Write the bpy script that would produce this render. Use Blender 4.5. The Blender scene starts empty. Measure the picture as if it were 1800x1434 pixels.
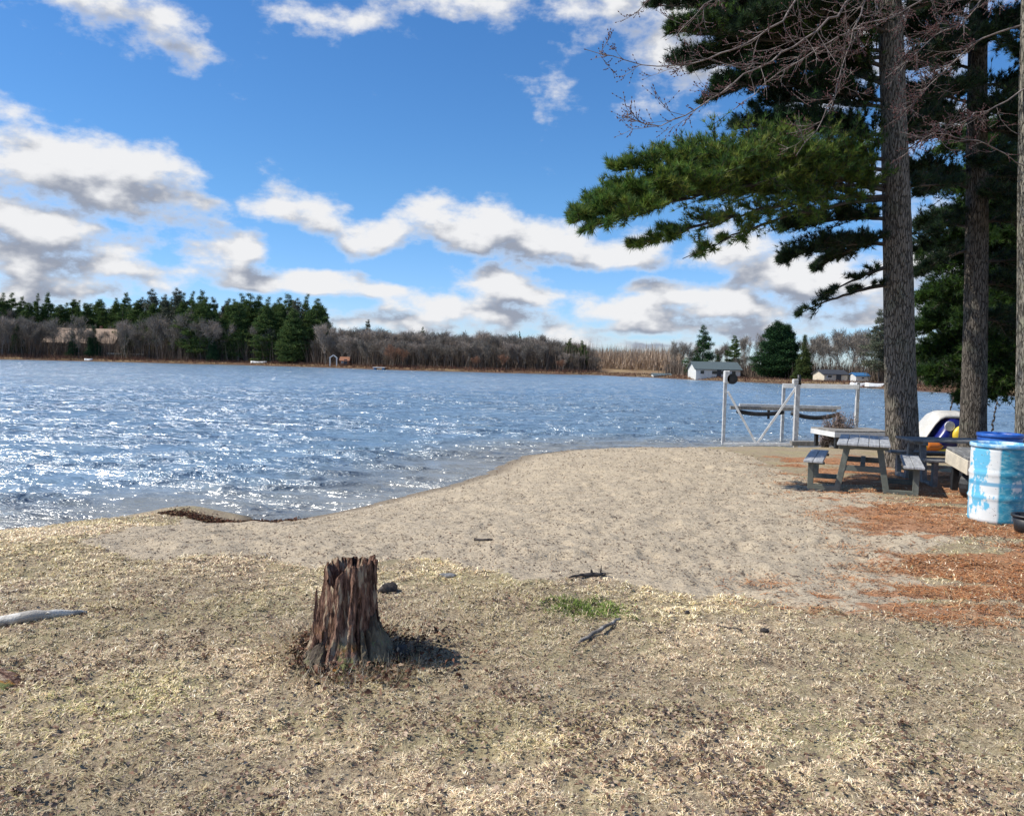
import bpy, math, random
import numpy as np
from mathutils import Vector, Matrix
random.seed(7); rng = np.random.default_rng(7)
scene = bpy.context.scene; col = scene.collection
# ------------------------------------------------------------------ camera
FPX = 1413.0; CAM = np.array([0.0, 0.0, 2.5]); PITCH = math.radians(3.24); ROLL = math.radians(1.3)
Fv = np.array([0, math.cos(PITCH), -math.sin(PITCH)]); Uv0 = np.array([0, math.sin(PITCH), math.cos(PITCH)]); Xv = np.array([1.0, 0, 0])
Rv = Xv*math.cos(ROLL) + Uv0*math.sin(ROLL); Uv = Uv0*math.cos(ROLL) - Xv*math.sin(ROLL)
cd = bpy.data.cameras.new('camera'); cam = bpy.data.objects.new('camera', cd); col.objects.link(cam); scene.camera = cam
cd.sensor_width = 36; cd.lens = 36*FPX/1800; cd.clip_start = 0.05; cd.clip_end = 20000
cam.matrix_world = Matrix([[Rv[0], Uv[0], -Fv[0], CAM[0]], [Rv[1], Uv[1], -Fv[1], CAM[1]], [Rv[2], Uv[2], -Fv[2], CAM[2]], [0, 0, 0, 1]])
def ray(px, py): return Fv + Rv*((px-900)/FPX) + Uv*((717-py)/FPX)
def at(px, py, Y):
    d = ray(px, py); return CAM + d*(Y/d[1])
def onz(px, py, z=0.0):
    d = ray(px, py); return CAM + d*((z-CAM[2])/d[2])
# ------------------------------------------------------------------ light
SUN_EL = math.radians(49); SUN_AZ = math.radians(-94)       # azimuth from +Y towards +X: sun over the left of the lake
sdir = Vector((math.sin(SUN_AZ)*math.cos(SUN_EL), math.cos(SUN_AZ)*math.cos(SUN_EL), math.sin(SUN_EL)))
sl = bpy.data.lights.new('sun', 'SUN'); sl.energy = 4.6; sl.angle = math.radians(0.5); sl.color = (1.0, 0.94, 0.84)
so = bpy.data.objects.new('sun', sl); col.objects.link(so); so.rotation_euler = sdir.to_track_quat('Z', 'Y').to_euler()
vs = scene.view_settings; vs.view_transform = 'Standard'; vs.look = 'None'; vs.exposure = 0.28; vs.gamma = 1
scene.view_settings.use_curve_mapping = False
scene.cycles.max_bounces = 6; scene.cycles.transparent_max_bounces = 8

# tiny node helper
class NT:
    def __init__(s, tree): s.t = tree; s.n = tree.nodes; s.l = tree.links
    def node(s, typ, **kw):
        n = s.n.new(typ)
        for k, v in kw.items():
            if k == 'inp':
                for kk, vv in v.items():
                    if hasattr(vv, 'is_output') or isinstance(vv, bpy.types.NodeSocket): s.l.new(vv, n.inputs[kk])
                    else: n.inputs[kk].default_value = vv
            else: setattr(n, k, v)
        return n
    def math(s, op, a, b=None, c=None, clamp=False):
        n = s.n.new('ShaderNodeMath'); n.operation = op; n.use_clamp = clamp
        for i, v in enumerate((a, b, c)):
            if v is None: continue
            if isinstance(v, bpy.types.NodeSocket): s.l.new(v, n.inputs[i])
            else: n.inputs[i].default_value = v
        return n.outputs[0]
    def vmath(s, op, a, b=None, out=0):
        n = s.n.new('ShaderNodeVectorMath'); n.operation = op
        for i, v in enumerate((a, b)):
            if v is None: continue
            if isinstance(v, bpy.types.NodeSocket): s.l.new(v, n.inputs[i])
            else: n.inputs[i].default_value = v
        return n.outputs[out]
    def mix(s, f, a, b, mode='MIX'):
        n = s.n.new('ShaderNodeMix'); n.data_type = 'RGBA'; n.blend_type = mode
        for i, v in ((0, f), (6, a), (7, b)):
            if isinstance(v, bpy.types.NodeSocket): s.l.new(v, n.inputs[i])
            else: n.inputs[i].default_value = (v if i == 0 else (tuple(v)+(1,))[:4])
        return n.outputs[2]
    def ss(s, x, a, b, lo=0.0, hi=1.0):
        n = s.n.new('ShaderNodeMapRange'); n.interpolation_type = 'SMOOTHSTEP'
        s.l.new(x, n.inputs[0])
        for i, v in enumerate((a, b, lo, hi)): n.inputs[i+1].default_value = v
        return n.outputs[0]
    def noise(s, vec, scale, detail=4, rough=0.5, dist=0.0, out=0, dims='3D'):
        n = s.n.new('ShaderNodeTexNoise'); n.noise_dimensions = dims
        if vec is not None: s.l.new(vec, n.inputs['Vector'])
        n.inputs['Scale'].default_value = scale; n.inputs['Detail'].default_value = detail
        n.inputs['Roughness'].default_value = rough; n.inputs['Distortion'].default_value = dist
        return n.outputs[out]
# ------------------------------------------------------------------ sky with clouds
world = bpy.data.worlds.new('World'); scene.world = world; world.use_nodes = True
wt = world.node_tree; wt.nodes.clear()
CLOUDS = [  # px, py, rx, ry (photo pixels), weight
 (190,12,115,50,.62),(270,52,100,36,.62),(350,90,75,24,.5),(550,40,72,34,.42),(620,42,40,14,.3),(790,-4,120,36,.6),(900,0,60,20,.4),(1060,16,90,50,.6),(1190,60,110,100,.6),
 (968,155,36,38,.36),(-8,196,44,46,.9),
 (120,285,150,58,1.0),(200,320,170,60,1.05),(300,350,100,40,.9),(30,300,110,50,.8),
 (20,375,110,50,1.0),(90,405,80,50,1.0),(30,440,120,40,.9),(170,462,125,42,1.0),(240,485,70,22,.8),
 (395,432,82,38,1.0),(300,410,40,16,.5),(250,425,55,18,.5),(420,455,60,22,.8),
 (500,362,62,34,.9),(560,388,50,28,.85),(630,418,60,28,.9),(700,400,50,30,.8),
 (760,385,80,38,1.0),(850,400,100,44,1.05),(950,430,120,42,1.05),(1060,445,90,32,1.0),(1120,440,60,34,.9),
 (430,495,85,20,.9),(560,502,130,24,1.0),(660,515,90,18,.9),
 (750,475,18,12,.4),(870,505,90,34,1.0),(930,525,80,36,1.0),(800,545,130,22,.9),(900,560,160,20,.9),
 (60,490,90,22,.8),(30,520,90,22,.7),(160,515,110,16,.7),(640,560,110,16,.8),(700,575,160,14,.8),(980,585,120,12,.7),
 (1130,515,50,30,1.0),(1110,545,80,24,.95),(1200,520,90,30,1.0),(1290,535,110,36,1.0),(1400,480,140,60,.95),(1500,500,120,60,.9),(1300,440,90,50,.85),
 (1150,575,160,12,.7),(1300,585,180,16,.8),(1450,560,120,24,.8),(1650,500,130,120,.8),(1560,330,60,60,.3),(1420,210,70,60,.3),(1620,180,140,120,.45),(1500,60,200,60,.5),
 (200,560,220,14,.7),(450,575,200,12,.7),(850,600,300,10,.7),(1200,610,260,10,.6)]
A0, A1, E0, E1 = -0.68, 0.68, 0.0, 0.52
def cloud_field(azg, elg):
    """coverage of the listed clouds on a grid of azimuth x elevation"""
    acc = np.full(azg.shape, -1.3)
    for (px, py, rx, ry, wgt) in CLOUDS:
        d = ray(px, py); d = d/np.linalg.norm(d); az0 = math.atan2(d[0], d[1]); el0 = math.asin(d[2]); ca = math.cos(math.atan((px-900)/FPX))
        L = np.hypot((azg-az0)*FPX/rx/(ca*ca)*.92, (elg-el0)*FPX/ry*.9/ca)
        acc = np.maximum(acc, np.maximum((1.06-L), -1.3)*(wgt if True else 1))
    return acc
na, ne_ = 32, 32
ta = np.linspace(0, 1, na); te = np.linspace(0, 1, ne_)**1.5
up = 6; fa = np.linspace(A0, A1, 300); fe = E0+(E1-E0)*np.linspace(0, 1, 300)**1.5
GA, GE = np.meshgrid(fa, fe); FF = cloud_field(GA, GE)
# separable fit (sum of products of one-dimensional ramps), least squares on hat functions
def hats(t, knots):
    H = np.zeros((len(t), len(knots)))
    for i in range(len(knots)): e = np.zeros(len(knots)); e[i] = 1; H[:, i] = np.interp(t, knots, e)
    return H
Ha = hats((fa-A0)/(A1-A0), ta); He = hats((fe-E0)/(E1-E0), te)
Kc = np.linalg.pinv(He) @ FF @ np.linalg.pinv(Ha).T
U_, S_, Vt_ = np.linalg.svd(Kc); RANK = 12
FE = U_[:, :RANK]*np.sqrt(S_[:RANK]); FA = (Vt_[:RANK].T)*np.sqrt(S_[:RANK])
W = NT(wt)
def ramps(t, knots, M):
    outs = []
    for k in range(0, RANK, 3):
        sub = M[:, k:k+3]; lo = sub.min(); hi = sub.max()
        r = W.n.new('ShaderNodeValToRGB'); W.l.new(t, r.inputs[0]); e = r.color_ramp.elements; r.color_ramp.interpolation = 'LINEAR'
        while len(e) < len(knots): e.new(.5)
        for i in range(len(knots)): e[i].position = 0.0
        for i in range(len(knots)-1, -1, -1): e[i].position = float(knots[i])
        for i in range(len(knots)): e[i].color = tuple((sub[i]-lo)/(hi-lo))+(1,)
        v = W.vmath('MULTIPLY', r.outputs[0], (hi-lo,)*3); outs.append(W.vmath('ADD', v, (lo,)*3))
    return outs
def field(P):
    sp = W.node('ShaderNodeSeparateXYZ', inp={0: P})
    u = W.math('MULTIPLY_ADD', sp.outputs[0], 1/(A1-A0), -A0/(A1-A0), clamp=True); v = W.math('MULTIPLY_ADD', sp.outputs[1], 1/(E1-E0), -E0/(E1-E0), clamp=True)
    acc = None
    for ra, re in zip(ramps(u, ta, FA), ramps(v, te, FE)):
        d = W.vmath('DOT_PRODUCT', ra, re, out=1); acc = d if acc is None else W.math('ADD', acc, d)
    return acc
tc = W.node('ShaderNodeTexCoord'); D = W.vmath('NORMALIZE', tc.outputs['Generated'])
sx = W.node('ShaderNodeSeparateXYZ', inp={0: D})
az = W.math('ARCTAN2', sx.outputs[0], sx.outputs[1]); el = W.math('ARCSINE', sx.outputs[2])
P = W.node('ShaderNodeCombineXYZ', inp={0: az, 1: el}).outputs[0]
st = W.vmath('MULTIPLY', P, (1.0, 1.8, 1.0))
w1 = W.noise(st, 8.0, 3, 0.55, out=1, dims='2D')
Pw = W.vmath('ADD', P, W.vmath('MULTIPLY', W.vmath('SUBTRACT', w1, (.5, .5, .5)), (0.040, 0.024, 0)))
aw = W.ss(W.math('ABSOLUTE', az), 0.60, 0.70)
def dens(off, det):
    Pq = W.vmath('ADD', Pw, off+(0,)) if off != (0, 0) else Pw
    Ps = W.vmath('ADD', st, (off[0], off[1]*1.8, 0)) if off != (0, 0) else st
    fb = W.math('SUBTRACT', W.noise(Ps, 14.0, det, 0.60, 0, dims='2D'), .5)
    big = W.math('SUBTRACT', W.noise(Ps, 3.4, 2, .5, dims='2D'), .56)
    base = W.math('ADD', W.math('MULTIPLY', field(Pq), W.math('SUBTRACT', 1.0, aw)), W.math('MULTIPLY', W.math('MULTIPLY', big, 4.5), aw))
    return W.math('ADD', base, W.math('MULTIPLY', fb, 1.75))
d0 = dens((0, 0), 7); d1 = dens((-0.014, 0.030), 3)
alpha = W.ss(d0, -0.04, 0.62)
sky = W.node('ShaderNodeTexSky', sky_type='NISHITA', sun_disc=False, sun_elevation=SUN_EL, sun_rotation=SUN_AZ,
             altitude=100, air_density=1.0, dust_density=0.1, ozone_density=3.0)
hs = W.node('ShaderNodeHueSaturation', inp={'Saturation': 1.2, 'Value': 1.25, 'Color': sky.outputs[0]})
skyc = W.mix(1.0, hs.outputs[0], W.mix(W.ss(el, 0.0, .22), (0.58, .74, 1.12), (0.66, .83, .98)), 'MULTIPLY')
lit = W.ss(W.math('SUBTRACT', d0, d1), -0.34, 0.52)
thick = W.ss(d0, 0.08, 0.55)
shade = W.math('MULTIPLY', W.math('SUBTRACT', 1.0, lit), thick)
cc = W.mix(shade, (7.2, 7.25, 7.4), (2.7, 3.0, 3.7))
fin = W.mix(alpha, skyc, cc)
bg = W.node('ShaderNodeBackground', inp={'Color': fin, 'Strength': 0.10})
wo = W.node('ShaderNodeOutputWorld', inp={0: bg.outputs[0]})

# ------------------------------------------------------------------ numpy noise
def _hash(ix, iy, seed):
    h = (ix.astype(np.int64)*374761393 + iy.astype(np.int64)*668265263 + seed*974634777) & 0x7fffffff
    h = ((h ^ (h >> 13))*1274126177) & 0x7fffffff
    return ((h ^ (h >> 16)) & 0xffff)/65535.0
def vn(x, y, seed=0):
    x = np.asarray(x, float); y = np.asarray(y, float)
    ix = np.floor(x); iy = np.floor(y); fx = x-ix; fy = y-iy
    fx = fx*fx*(3-2*fx); fy = fy*fy*(3-2*fy)
    a = _hash(ix, iy, seed); b = _hash(ix+1, iy, seed); c = _hash(ix, iy+1, seed); d = _hash(ix+1, iy+1, seed)
    return (a*(1-fx)+b*fx)*(1-fy) + (c*(1-fx)+d*fx)*fy
def fbm(x, y, o=4, seed=0):
    s = 0; a = .5; t = 0
    for i in range(o):
        s = s + a*vn(x*2**i+13.7*i, y*2**i+5.1*i, seed+i); t += a; a *= .5
    return s/t
def sstep(x, a, b):
    t = np.clip((x-a)/(b-a), 0, 1); return t*t*(3-2*t)
# ------------------------------------------------------------------ plan of the place
SHORE_PX = [(0,945),(60,935),(150,924),(230,912),(290,905),(360,904),(400,914),(430,926),(475,925),(520,914),(600,899),(700,874),(800,850),(850,834),(880,817),(920,801),(1000,791),(1100,787),(1270,786),(1400,786),(1560,785)]
near = [onz(x, y)[:2] for x, y in SHORE_PX]
FAR_PX = [(1800,697),(1700,692),(1640,689),(1560,684),(1480,679),(1400,676),(1320,672),(1250,669),(1190,666),(1140,663.5),(1090,661.5),(1040,659),(980,658),(900,656),(820,654),(750,652),(680,650),(600,647),(520,644.5),(430,642),(340,640),(250,637.5),(170,635.5),(80,633.5),(0,632)]
far = [onz(x, y)[:2] for x, y in FAR_PX]
LAKE = np.array([(-60, 3.0), (-22, 8.0), (-12, 9.6)] + [tuple(p) for p in near] + [(22, 26.5), (34, 27.5), (52, 33), (62, 48)] + [tuple(p) for p in far] + [(-230, 190), (-260, 60)])
def poly_sd(x, y, poly):
    """signed distance, positive inside"""
    x = np.asarray(x, float); y = np.asarray(y, float)
    best = np.full(x.shape, 1e18); ins = np.zeros(x.shape, bool)
    n = len(poly)
    for i in range(n):
        ax, ay = poly[i]; bx, by = poly[(i+1) % n]
        ex, ey = bx-ax, by-ay; L = ex*ex+ey*ey+1e-12
        t = np.clip(((x-ax)*ex+(y-ay)*ey)/L, 0, 1)
        dd = (x-ax-t*ex)**2+(y-ay-t*ey)**2
        best = np.minimum(best, dd)
        c = ((ay > y) != (by > y)) & (x < (bx-ax)*(y-ay)/(by-ay+1e-15)+ax)
        ins ^= c
    d = np.sqrt(best); return np.where(ins, d, -d)
def ground_s(x, y):
    s = -poly_sd(x, y, LAKE)
    base = np.interp(y, [0, 5, 9, 12.5, 20, 27, 60], [.92, .92, .82, .60, .45, .32, .32])
    t = np.clip(s/6.0, 0, 1); zn = base*t*(2-t)
    farz = 0.5*np.clip(s/3, 0, 1) + np.clip(s-1, 0, 45)*(0.015+0.05*sstep(-np.asarray(x, float), -15, 60))
    f = sstep(y, 50, 90)
    z = np.where(s > 0, zn*(1-f)+farz*f, np.clip(s*0.13, -2.0, 0))
    return z, s
def relief(x, y, s):
    w = 1-sstep(np.hypot(x, y), 25, 45)
    r = (fbm(x*0.9, y*0.9, 3, 3)-.5)*0.10 + (fbm(x*3.3, y*3.3, 3, 9)-.5)*0.035 + (fbm(x*11, y*11, 2, 21)-.5)*0.014
    # small berms: weedy lip by the water on the left, mound round the stump
    b = 0.13*np.exp(-(((x+4.9)/1.0)**2+((y-12.3)/.35)**2))
    b = b + 0.07*np.exp(-(((x+.85)/.42)**2+((y-4.4)/.35)**2))
    return (r*np.clip(s/1.2, 0, 1)*1.0 + b)*w
def ground(x, y):
    x = np.asarray(x, float); y = np.asarray(y, float)
    z, s = ground_s(x, y); return z+relief(x, y, s)
def gz(x, y): return float(ground(np.array([x]), np.array([y]))[0])
def gpix(px, py):
    """where the ray of a photo pixel meets the ground"""
    d = ray(px, py); ts = np.linspace(2.0, 60, 4000)
    P_ = CAM[None]+d[None]*ts[:, None]; g = ground(P_[:, 0], P_[:, 1]); k = np.argmax(P_[:, 2] < g); return P_[k]
def pxpoly(pts, z): return np.array([onz(a, b, z)[:2] for a, b in pts])
SAND = np.array([gpix(a, b)[:2] for a, b in [(150,945),(215,982),(380,974),(560,985),(650,992),(760,994),(900,1000),(960,1020),(1030,1034),(1130,1047),(1290,1042),(1380,1052),(1480,1068),(1570,1062),(1620,1030),(1585,1000),(1660,962),(1720,925),(1690,900),(1560,870),(1470,862),(1400,835),(1345,812),(1290,797)]] + [onz(1200,780)[:2], onz(1000,780)[:2], onz(840,820)[:2], onz(560,880)[:2], onz(430,905)[:2], onz(330,925,.1)[:2]])
NEEDLE = np.array([gpix(a, b)[:2] for a, b in [(1330,800),(1400,850),(1480,890),(1540,930),(1600,1000),(1560,1040),(1380,1045),(1400,1062),(1560,1075),(1700,1080),(1800,1060),(1990,1000),(1990,860),(1700,830),(1500,800)]])
def masks(x, y):
    wob = (fbm(x*1.4, y*1.4, 4, 31)-.5)*0.9
    sand = sstep(poly_sd(x, y, SAND)+wob, -0.12, 0.22)
    nd = poly_sd(x, y, NEEDLE)
    nz = fbm(x*0.9+y*.3, y*2.6, 4, 47)
    needle = sstep(nd, -1.2, 0.9)*sstep(nz+0.10*sstep(x*1.0, 4.0, 8)+0.12*sstep(poly_sd(x, y, SAND), 0.1, -0.6)-.10*sstep(y, 10.5, 12.5), 0.47, 0.585)
    return sand, needle
# ------------------------------------------------------------------ object helpers
def tag(o, label=None, cat=None, group=None, kind=None):
    if label: o['label'] = label
    if cat: o['category'] = cat
    if group: o['group'] = group
    if kind: o['kind'] = kind
    return o
def empty(name, loc=(0, 0, 0), rz=0.0):
    o = bpy.data.objects.new(name, None); col.objects.link(o); o.location = loc; o.rotation_euler = (0, 0, rz); o.empty_display_size = .2; return o
def npmesh(name, V, quads=None, tris=None, mat=None, parent=None, smooth=False, attrs=None, vcol=None, matidx=None):
    me = bpy.data.meshes.new(name); V = np.asarray(V, np.float32).reshape(-1, 3)
    q = np.zeros((0, 4), np.int32) if quads is None else np.asarray(quads, np.int32).reshape(-1, 4)
    t = np.zeros((0, 3), np.int32) if tris is None else np.asarray(tris, np.int32).reshape(-1, 3)
    me.vertices.add(len(V)); me.vertices.foreach_set('co', V.ravel())
    nl = q.size+t.size; me.loops.add(nl); me.loops.foreach_set('vertex_index', np.concatenate([q.ravel(), t.ravel()]))
    me.polygons.add(len(q)+len(t))
    ls = np.concatenate([np.arange(len(q))*4, q.size+np.arange(len(t))*3]).astype(np.int32)
    me.polygons.foreach_set('loop_start', ls)
    me.update(calc_edges=True)
    if smooth: me.polygons.foreach_set('use_smooth', np.ones(len(q)+len(t), bool))
    if attrs:
        for k, a in attrs.items():
            A = me.attributes.new(k, 'FLOAT', 'POINT'); A.data.foreach_set('value', np.asarray(a, np.float32).ravel())
    if vcol is not None:
        A = me.attributes.new('tint', 'FLOAT_COLOR', 'POINT'); c = np.ones((len(V), 4), np.float32); c[:, :3] = vcol; A.data.foreach_set('color', c.ravel())
    if mat is not None:
        for m in (mat if isinstance(mat, (list, tuple)) else [mat]): me.materials.append(m)
    if matidx is not None: me.polygons.foreach_set('material_index', np.asarray(matidx, np.int32))
    o = bpy.data.objects.new(name, me); col.objects.link(o)
    if parent is not None: o.parent = parent
    return o
class MB:
    """collects boxes, bars, tubes and lathes, linked as ONE mesh"""
    def __init__(s): s.v = []; s.f = []; s.mi = []
    def add(s, vs, fs, mi=0):
        b = len(s.v); s.v += [tuple(map(float, v)) for v in vs]; s.f += [tuple(b+i for i in f) for f in fs]; s.mi += [mi]*len(fs); return s
    def box(s, c, size, R=None, mi=0, bev=0.0):
        hx, hy, hz = size[0]/2, size[1]/2, size[2]/2
        bev = min(bev, hx*.45, hy*.45, hz*.45)
        if bev <= 0:
            vs = [Vector((x*hx, y*hy, z*hz)) for z in (-1, 1) for y in (-1, 1) for x in (-1, 1)]
            fs = [(0,2,3,1),(4,5,7,6),(0,1,5,4),(2,6,7,3),(0,4,6,2),(1,3,7,5)]
        else:
            vs = []; idx = {}
            for sx_ in (-1, 1):
                for sy_ in (-1, 1):
                    for sz_ in (-1, 1):
                        for k in range(3):
                            h = [hx-bev, hy-bev, hz-bev]; h[k] += bev
                            idx[(sx_, sy_, sz_, k)] = len(vs); vs.append(Vector((sx_*h[0], sy_*h[1], sz_*h[2])))
            fs = []
            I = lambda a, b, c_, k: idx[(a, b, c_, k)]
            for a in (-1, 1):
                fs.append([I(a,-1,-1,0), I(a,1,-1,0), I(a,1,1,0), I(a,-1,1,0)][::a])
                fs.append([I(-1,a,-1,1), I(-1,a,1,1), I(1,a,1,1), I(1,a,-1,1)][::a])
                fs.append([I(-1,-1,a,2), I(1,-1,a,2), I(1,1,a,2), I(-1,1,a,2)][::a])
            for a in (-1, 1):
                for b in (-1, 1):
                    fs.append([I(a,b,-1,0), I(a,b,-1,1), I(a,b,1,1), I(a,b,1,0)])
                    fs.append([I(a,-1,b,0), I(a,-1,b,2), I(a,1,b,2), I(a,1,b,0)])
                    fs.append([I(-1,a,b,1), I(-1,a,b,2), I(1,a,b,2), I(1,a,b,1)])
                    for c_ in (-1, 1): fs.append([I(a,b,c_,0), I(a,b,c_,1), I(a,b,c_,2)])
        if R is not None: vs = [R @ v for v in vs]
        c = Vector(c); return s.add([v+c for v in vs], fs, mi)
    def bar(s, a, b, w, t, up=(0, 0, 1), mi=0, bev=0.004):
        a = Vector(a); b = Vector(b); z = (b-a); L = z.length; z.normalize(); u = Vector(up)
        if abs(z.dot(u)) > .98: u = Vector((0, 1, 0))
        x = u.cross(z).normalized(); y = z.cross(x)
        R = Matrix((x, y, z)).transposed(); return s.box((a+b)/2, (w, t, L), R, mi, bev)
    def tube(s, pts, rad, n=8, mi=0, caps=True):
        pts = [Vector(p) for p in pts]; m = len(pts); rad = rad if hasattr(rad, '__len__') else [rad]*m
        vs = []; ref = Vector((0.13, .21, 1)).normalized()
        for i, p in enumerate(pts):
            d = (pts[min(i+1, m-1)]-pts[max(i-1, 0)]).normalized()
            r_ = ref if abs(d.dot(ref)) < .95 else Vector((1, 0, 0))
            x = d.cross(r_).normalized(); y = d.cross(x)
            for k in range(n):
                a = 2*math.pi*k/n; vs.append(p+(x*math.cos(a)+y*math.sin(a))*rad[i])
        fs = [(i*n+k, i*n+(k+1) % n, (i+1)*n+(k+1) % n, (i+1)*n+k) for i in range(m-1) for k in range(n)]
        if caps: fs += [tuple(range(n))[::-1], tuple((m-1)*n+k for k in range(n))]
        return s.add(vs, fs, mi)
    def lathe(s, prof, n=32, c=(0, 0, 0), mi=0):
        vs = []; c = Vector(c)
        for r_, z in prof:
            for k in range(n): a = 2*math.pi*k/n; vs.append(c+Vector((r_*math.cos(a), r_*math.sin(a), z)))
        m = len(prof); fs = [(i*n+k, i*n+(k+1) % n, (i+1)*n+(k+1) % n, (i+1)*n+k) for i in range(m-1) for k in range(n)]
        return s.add(vs, fs, mi)
    def build(s, name, mat, parent=None, smooth=False):
        me = bpy.data.meshes.new(name); me.from_pydata(s.v, [], s.f)
        for m in (mat if isinstance(mat, (list, tuple)) else [mat]): me.materials.append(m)
        me.polygons.foreach_set('material_index', s.mi)
        if smooth: me.polygons.foreach_set('use_smooth', [True]*len(s.f))
        import bmesh as _b
        bm = _b.new(); bm.from_mesh(me); _b.ops.recalc_face_normals(bm, faces=bm.faces); bm.to_mesh(me); bm.free()
        o = bpy.data.objects.new(name, me); col.objects.link(o)
        if parent is not None: o.parent = parent
        return o
def prisms(P0, P1, r0, r1, n=4):
    """vectorised open tapered prisms for twigs"""
    P0 = np.asarray(P0, float); P1 = np.asarray(P1, float); d = P1-P0; L = np.linalg.norm(d, axis=1, keepdims=True)+1e-9; d = d/L
    ref = np.where(np.abs(d[:, 2:3]) < .9, np.array([[0, 0, 1.]]), np.array([[1., 0, 0]]))
    x = np.cross(d, ref); x /= np.linalg.norm(x, axis=1, keepdims=True)+1e-9; y = np.cross(d, x)
    V = np.zeros((len(P0), 2*n, 3)); r0 = np.broadcast_to(r0, (len(P0),))[:, None]; r1 = np.broadcast_to(r1, (len(P0),))[:, None]
    for k in range(n):
        a = 2*math.pi*k/n; o = x*math.cos(a)+y*math.sin(a); V[:, k] = P0+o*r0; V[:, n+k] = P1+o*r1
    b = (np.arange(len(P0))*2*n)[:, None]
    Q = np.concatenate([np.stack([b[:, 0]+k, b[:, 0]+(k+1) % n, b[:, 0]+n+(k+1) % n, b[:, 0]+n+k], 1) for k in range(n)])
    return V.reshape(-1, 3), Q
# ------------------------------------------------------------------ materials
def newmat(name):
    m = bpy.data.materials.new(name); m.use_nodes = True; m.node_tree.nodes.clear(); N = NT(m.node_tree)
    b = N.node('ShaderNodeBsdfPrincipled'); o = N.node('ShaderNodeOutputMaterial', inp={0: b.outputs[0]}); return m, N, b
def setin(N, b, k, v):
    if isinstance(v, bpy.types.NodeSocket): N.l.new(v, b.inputs[k])
    else: b.inputs[k].default_value = (tuple(v)+(1,))[:4] if hasattr(v, '__len__') and k in ('Base Color',) else v
def bump(N, b, h, strength, dist=0.02):
    n = N.node('ShaderNodeBump', inp={'Height': h, 'Strength': strength, 'Distance': dist}); N.l.new(n.outputs[0], b.inputs['Normal'])
def worn(name, c1, c2, rough=.7, scale=6, stretch=(1, 1, 1), bmp=.3, c3=None, thr=(.45, .62), metal=0.0, obj=True, bd=.01):
    m, N, b = newmat(name); t = N.node('ShaderNodeTexCoord'); v = N.vmath('MULTIPLY', t.outputs['Object'], stretch)
    n1 = N.noise(v, scale, 6, .6); c = N.mix(N.ss(n1, *thr), c1, c2)
    if c3: c = N.mix(N.ss(N.noise(v, scale*3.1, 5, .65), .58, .68), c, c3)
    fine = N.noise(v, scale*9, 3, .6); c = N.mix(N.ss(fine, .3, .7, 0, .35), c, tuple(x*.55 for x in c1))
    setin(N, b, 'Base Color', c); setin(N, b, 'Roughness', rough); setin(N, b, 'Metallic', metal); bump(N, b, N.noise(v, scale*6, 4, .6), bmp, bd); return m
def attrcol(name, rough=.8, spec=.2, trans=0.0, gain=1.0):
    m, N, b = newmat(name); a = N.node('ShaderNodeAttribute', attribute_name='tint')
    setin(N, b, 'Base Color', a.outputs[0]); setin(N, b, 'Roughness', rough); b.inputs['Specular IOR Level'].default_value = spec
    if trans > 0:
        tr = N.node('ShaderNodeBsdfTranslucent', inp={0: a.outputs[0]}); mx = N.node('ShaderNodeMixShader', inp={0: trans, 1: b.outputs[0], 2: tr.outputs[0]})
        out = [n for n in N.n if n.type == 'OUTPUT_MATERIAL'][0]; N.l.new(mx.outputs[0], out.inputs[0])
    return m
M_blade = attrcol('dry_blades', .75, .15, .25)
M_needle_leaf = attrcol('pine_foliage', .55, .3, .33)
M_litter = attrcol('litter', .85, .1)
M_far = attrcol('far_foliage', .9, .05, .1)
def bark(name, c1, c2, c3, sc=1.0, plate=1.0):
    m, N, b = newmat(name); t = N.node('ShaderNodeTexCoord'); v = N.vmath('MULTIPLY', t.outputs['Object'], (1, 1, .17))
    vo = N.node('ShaderNodeTexVoronoi', feature='DISTANCE_TO_EDGE', inp={'Vector': N.vmath('ADD', v, N.vmath('MULTIPLY', N.noise(v, 9*sc, 4, .6, out=1), (.12, .12, .12))), 'Scale': 25*sc})
    fur = N.ss(vo.outputs[0], 0.0, .13*plate)
    n1 = N.noise(v, 30*sc, 5, .65); n2 = N.noise(t.outputs['Object'], 2.2*sc, 4, .6)
    c = N.mix(n1, c1, c2); c = N.mix(N.ss(n2, .52, .68, 0, .75), c, c3)
    c = N.mix(fur, tuple(x*.42 for x in c1), c); c = N.mix(N.ss(N.noise(v, 60*sc, 3, .6), .35, .65, .45, 0), c, tuple(x*.35 for x in c1))
    setin(N, b, 'Base Color', c); setin(N, b, 'Roughness', .92); b.inputs['Specular IOR Level'].default_value = .15
    bump(N, b, N.math('ADD', fur, N.math('MULTIPLY', n1, .5)), .9, .03); return m
M_bark_pine = bark('pine_bark', (.15, .13, .105), (.34, .30, .25), (.21, .21, .16))
M_bark_dark = bark('dark_pine_bark', (.10, .085, .07), (.22, .195, .165), (.14, .14, .11))
M_bark_maple = bark('grey_bark', (.20, .18, .14), (.40, .37, .31), (.28, .29, .20), 1.3)
M_twig = worn('bare_twig', (.15, .12, .11), (.30, .26, .24), .8, 5, bmp=0)
M_pinetwig = worn('pine_twig', (.05, .04, .033), (.10, .085, .07), .9, 5, bmp=0)
M_bud = worn('red_bud', (.07, .02, .02), (.12, .04, .035), .6, 30, bmp=0)
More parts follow.
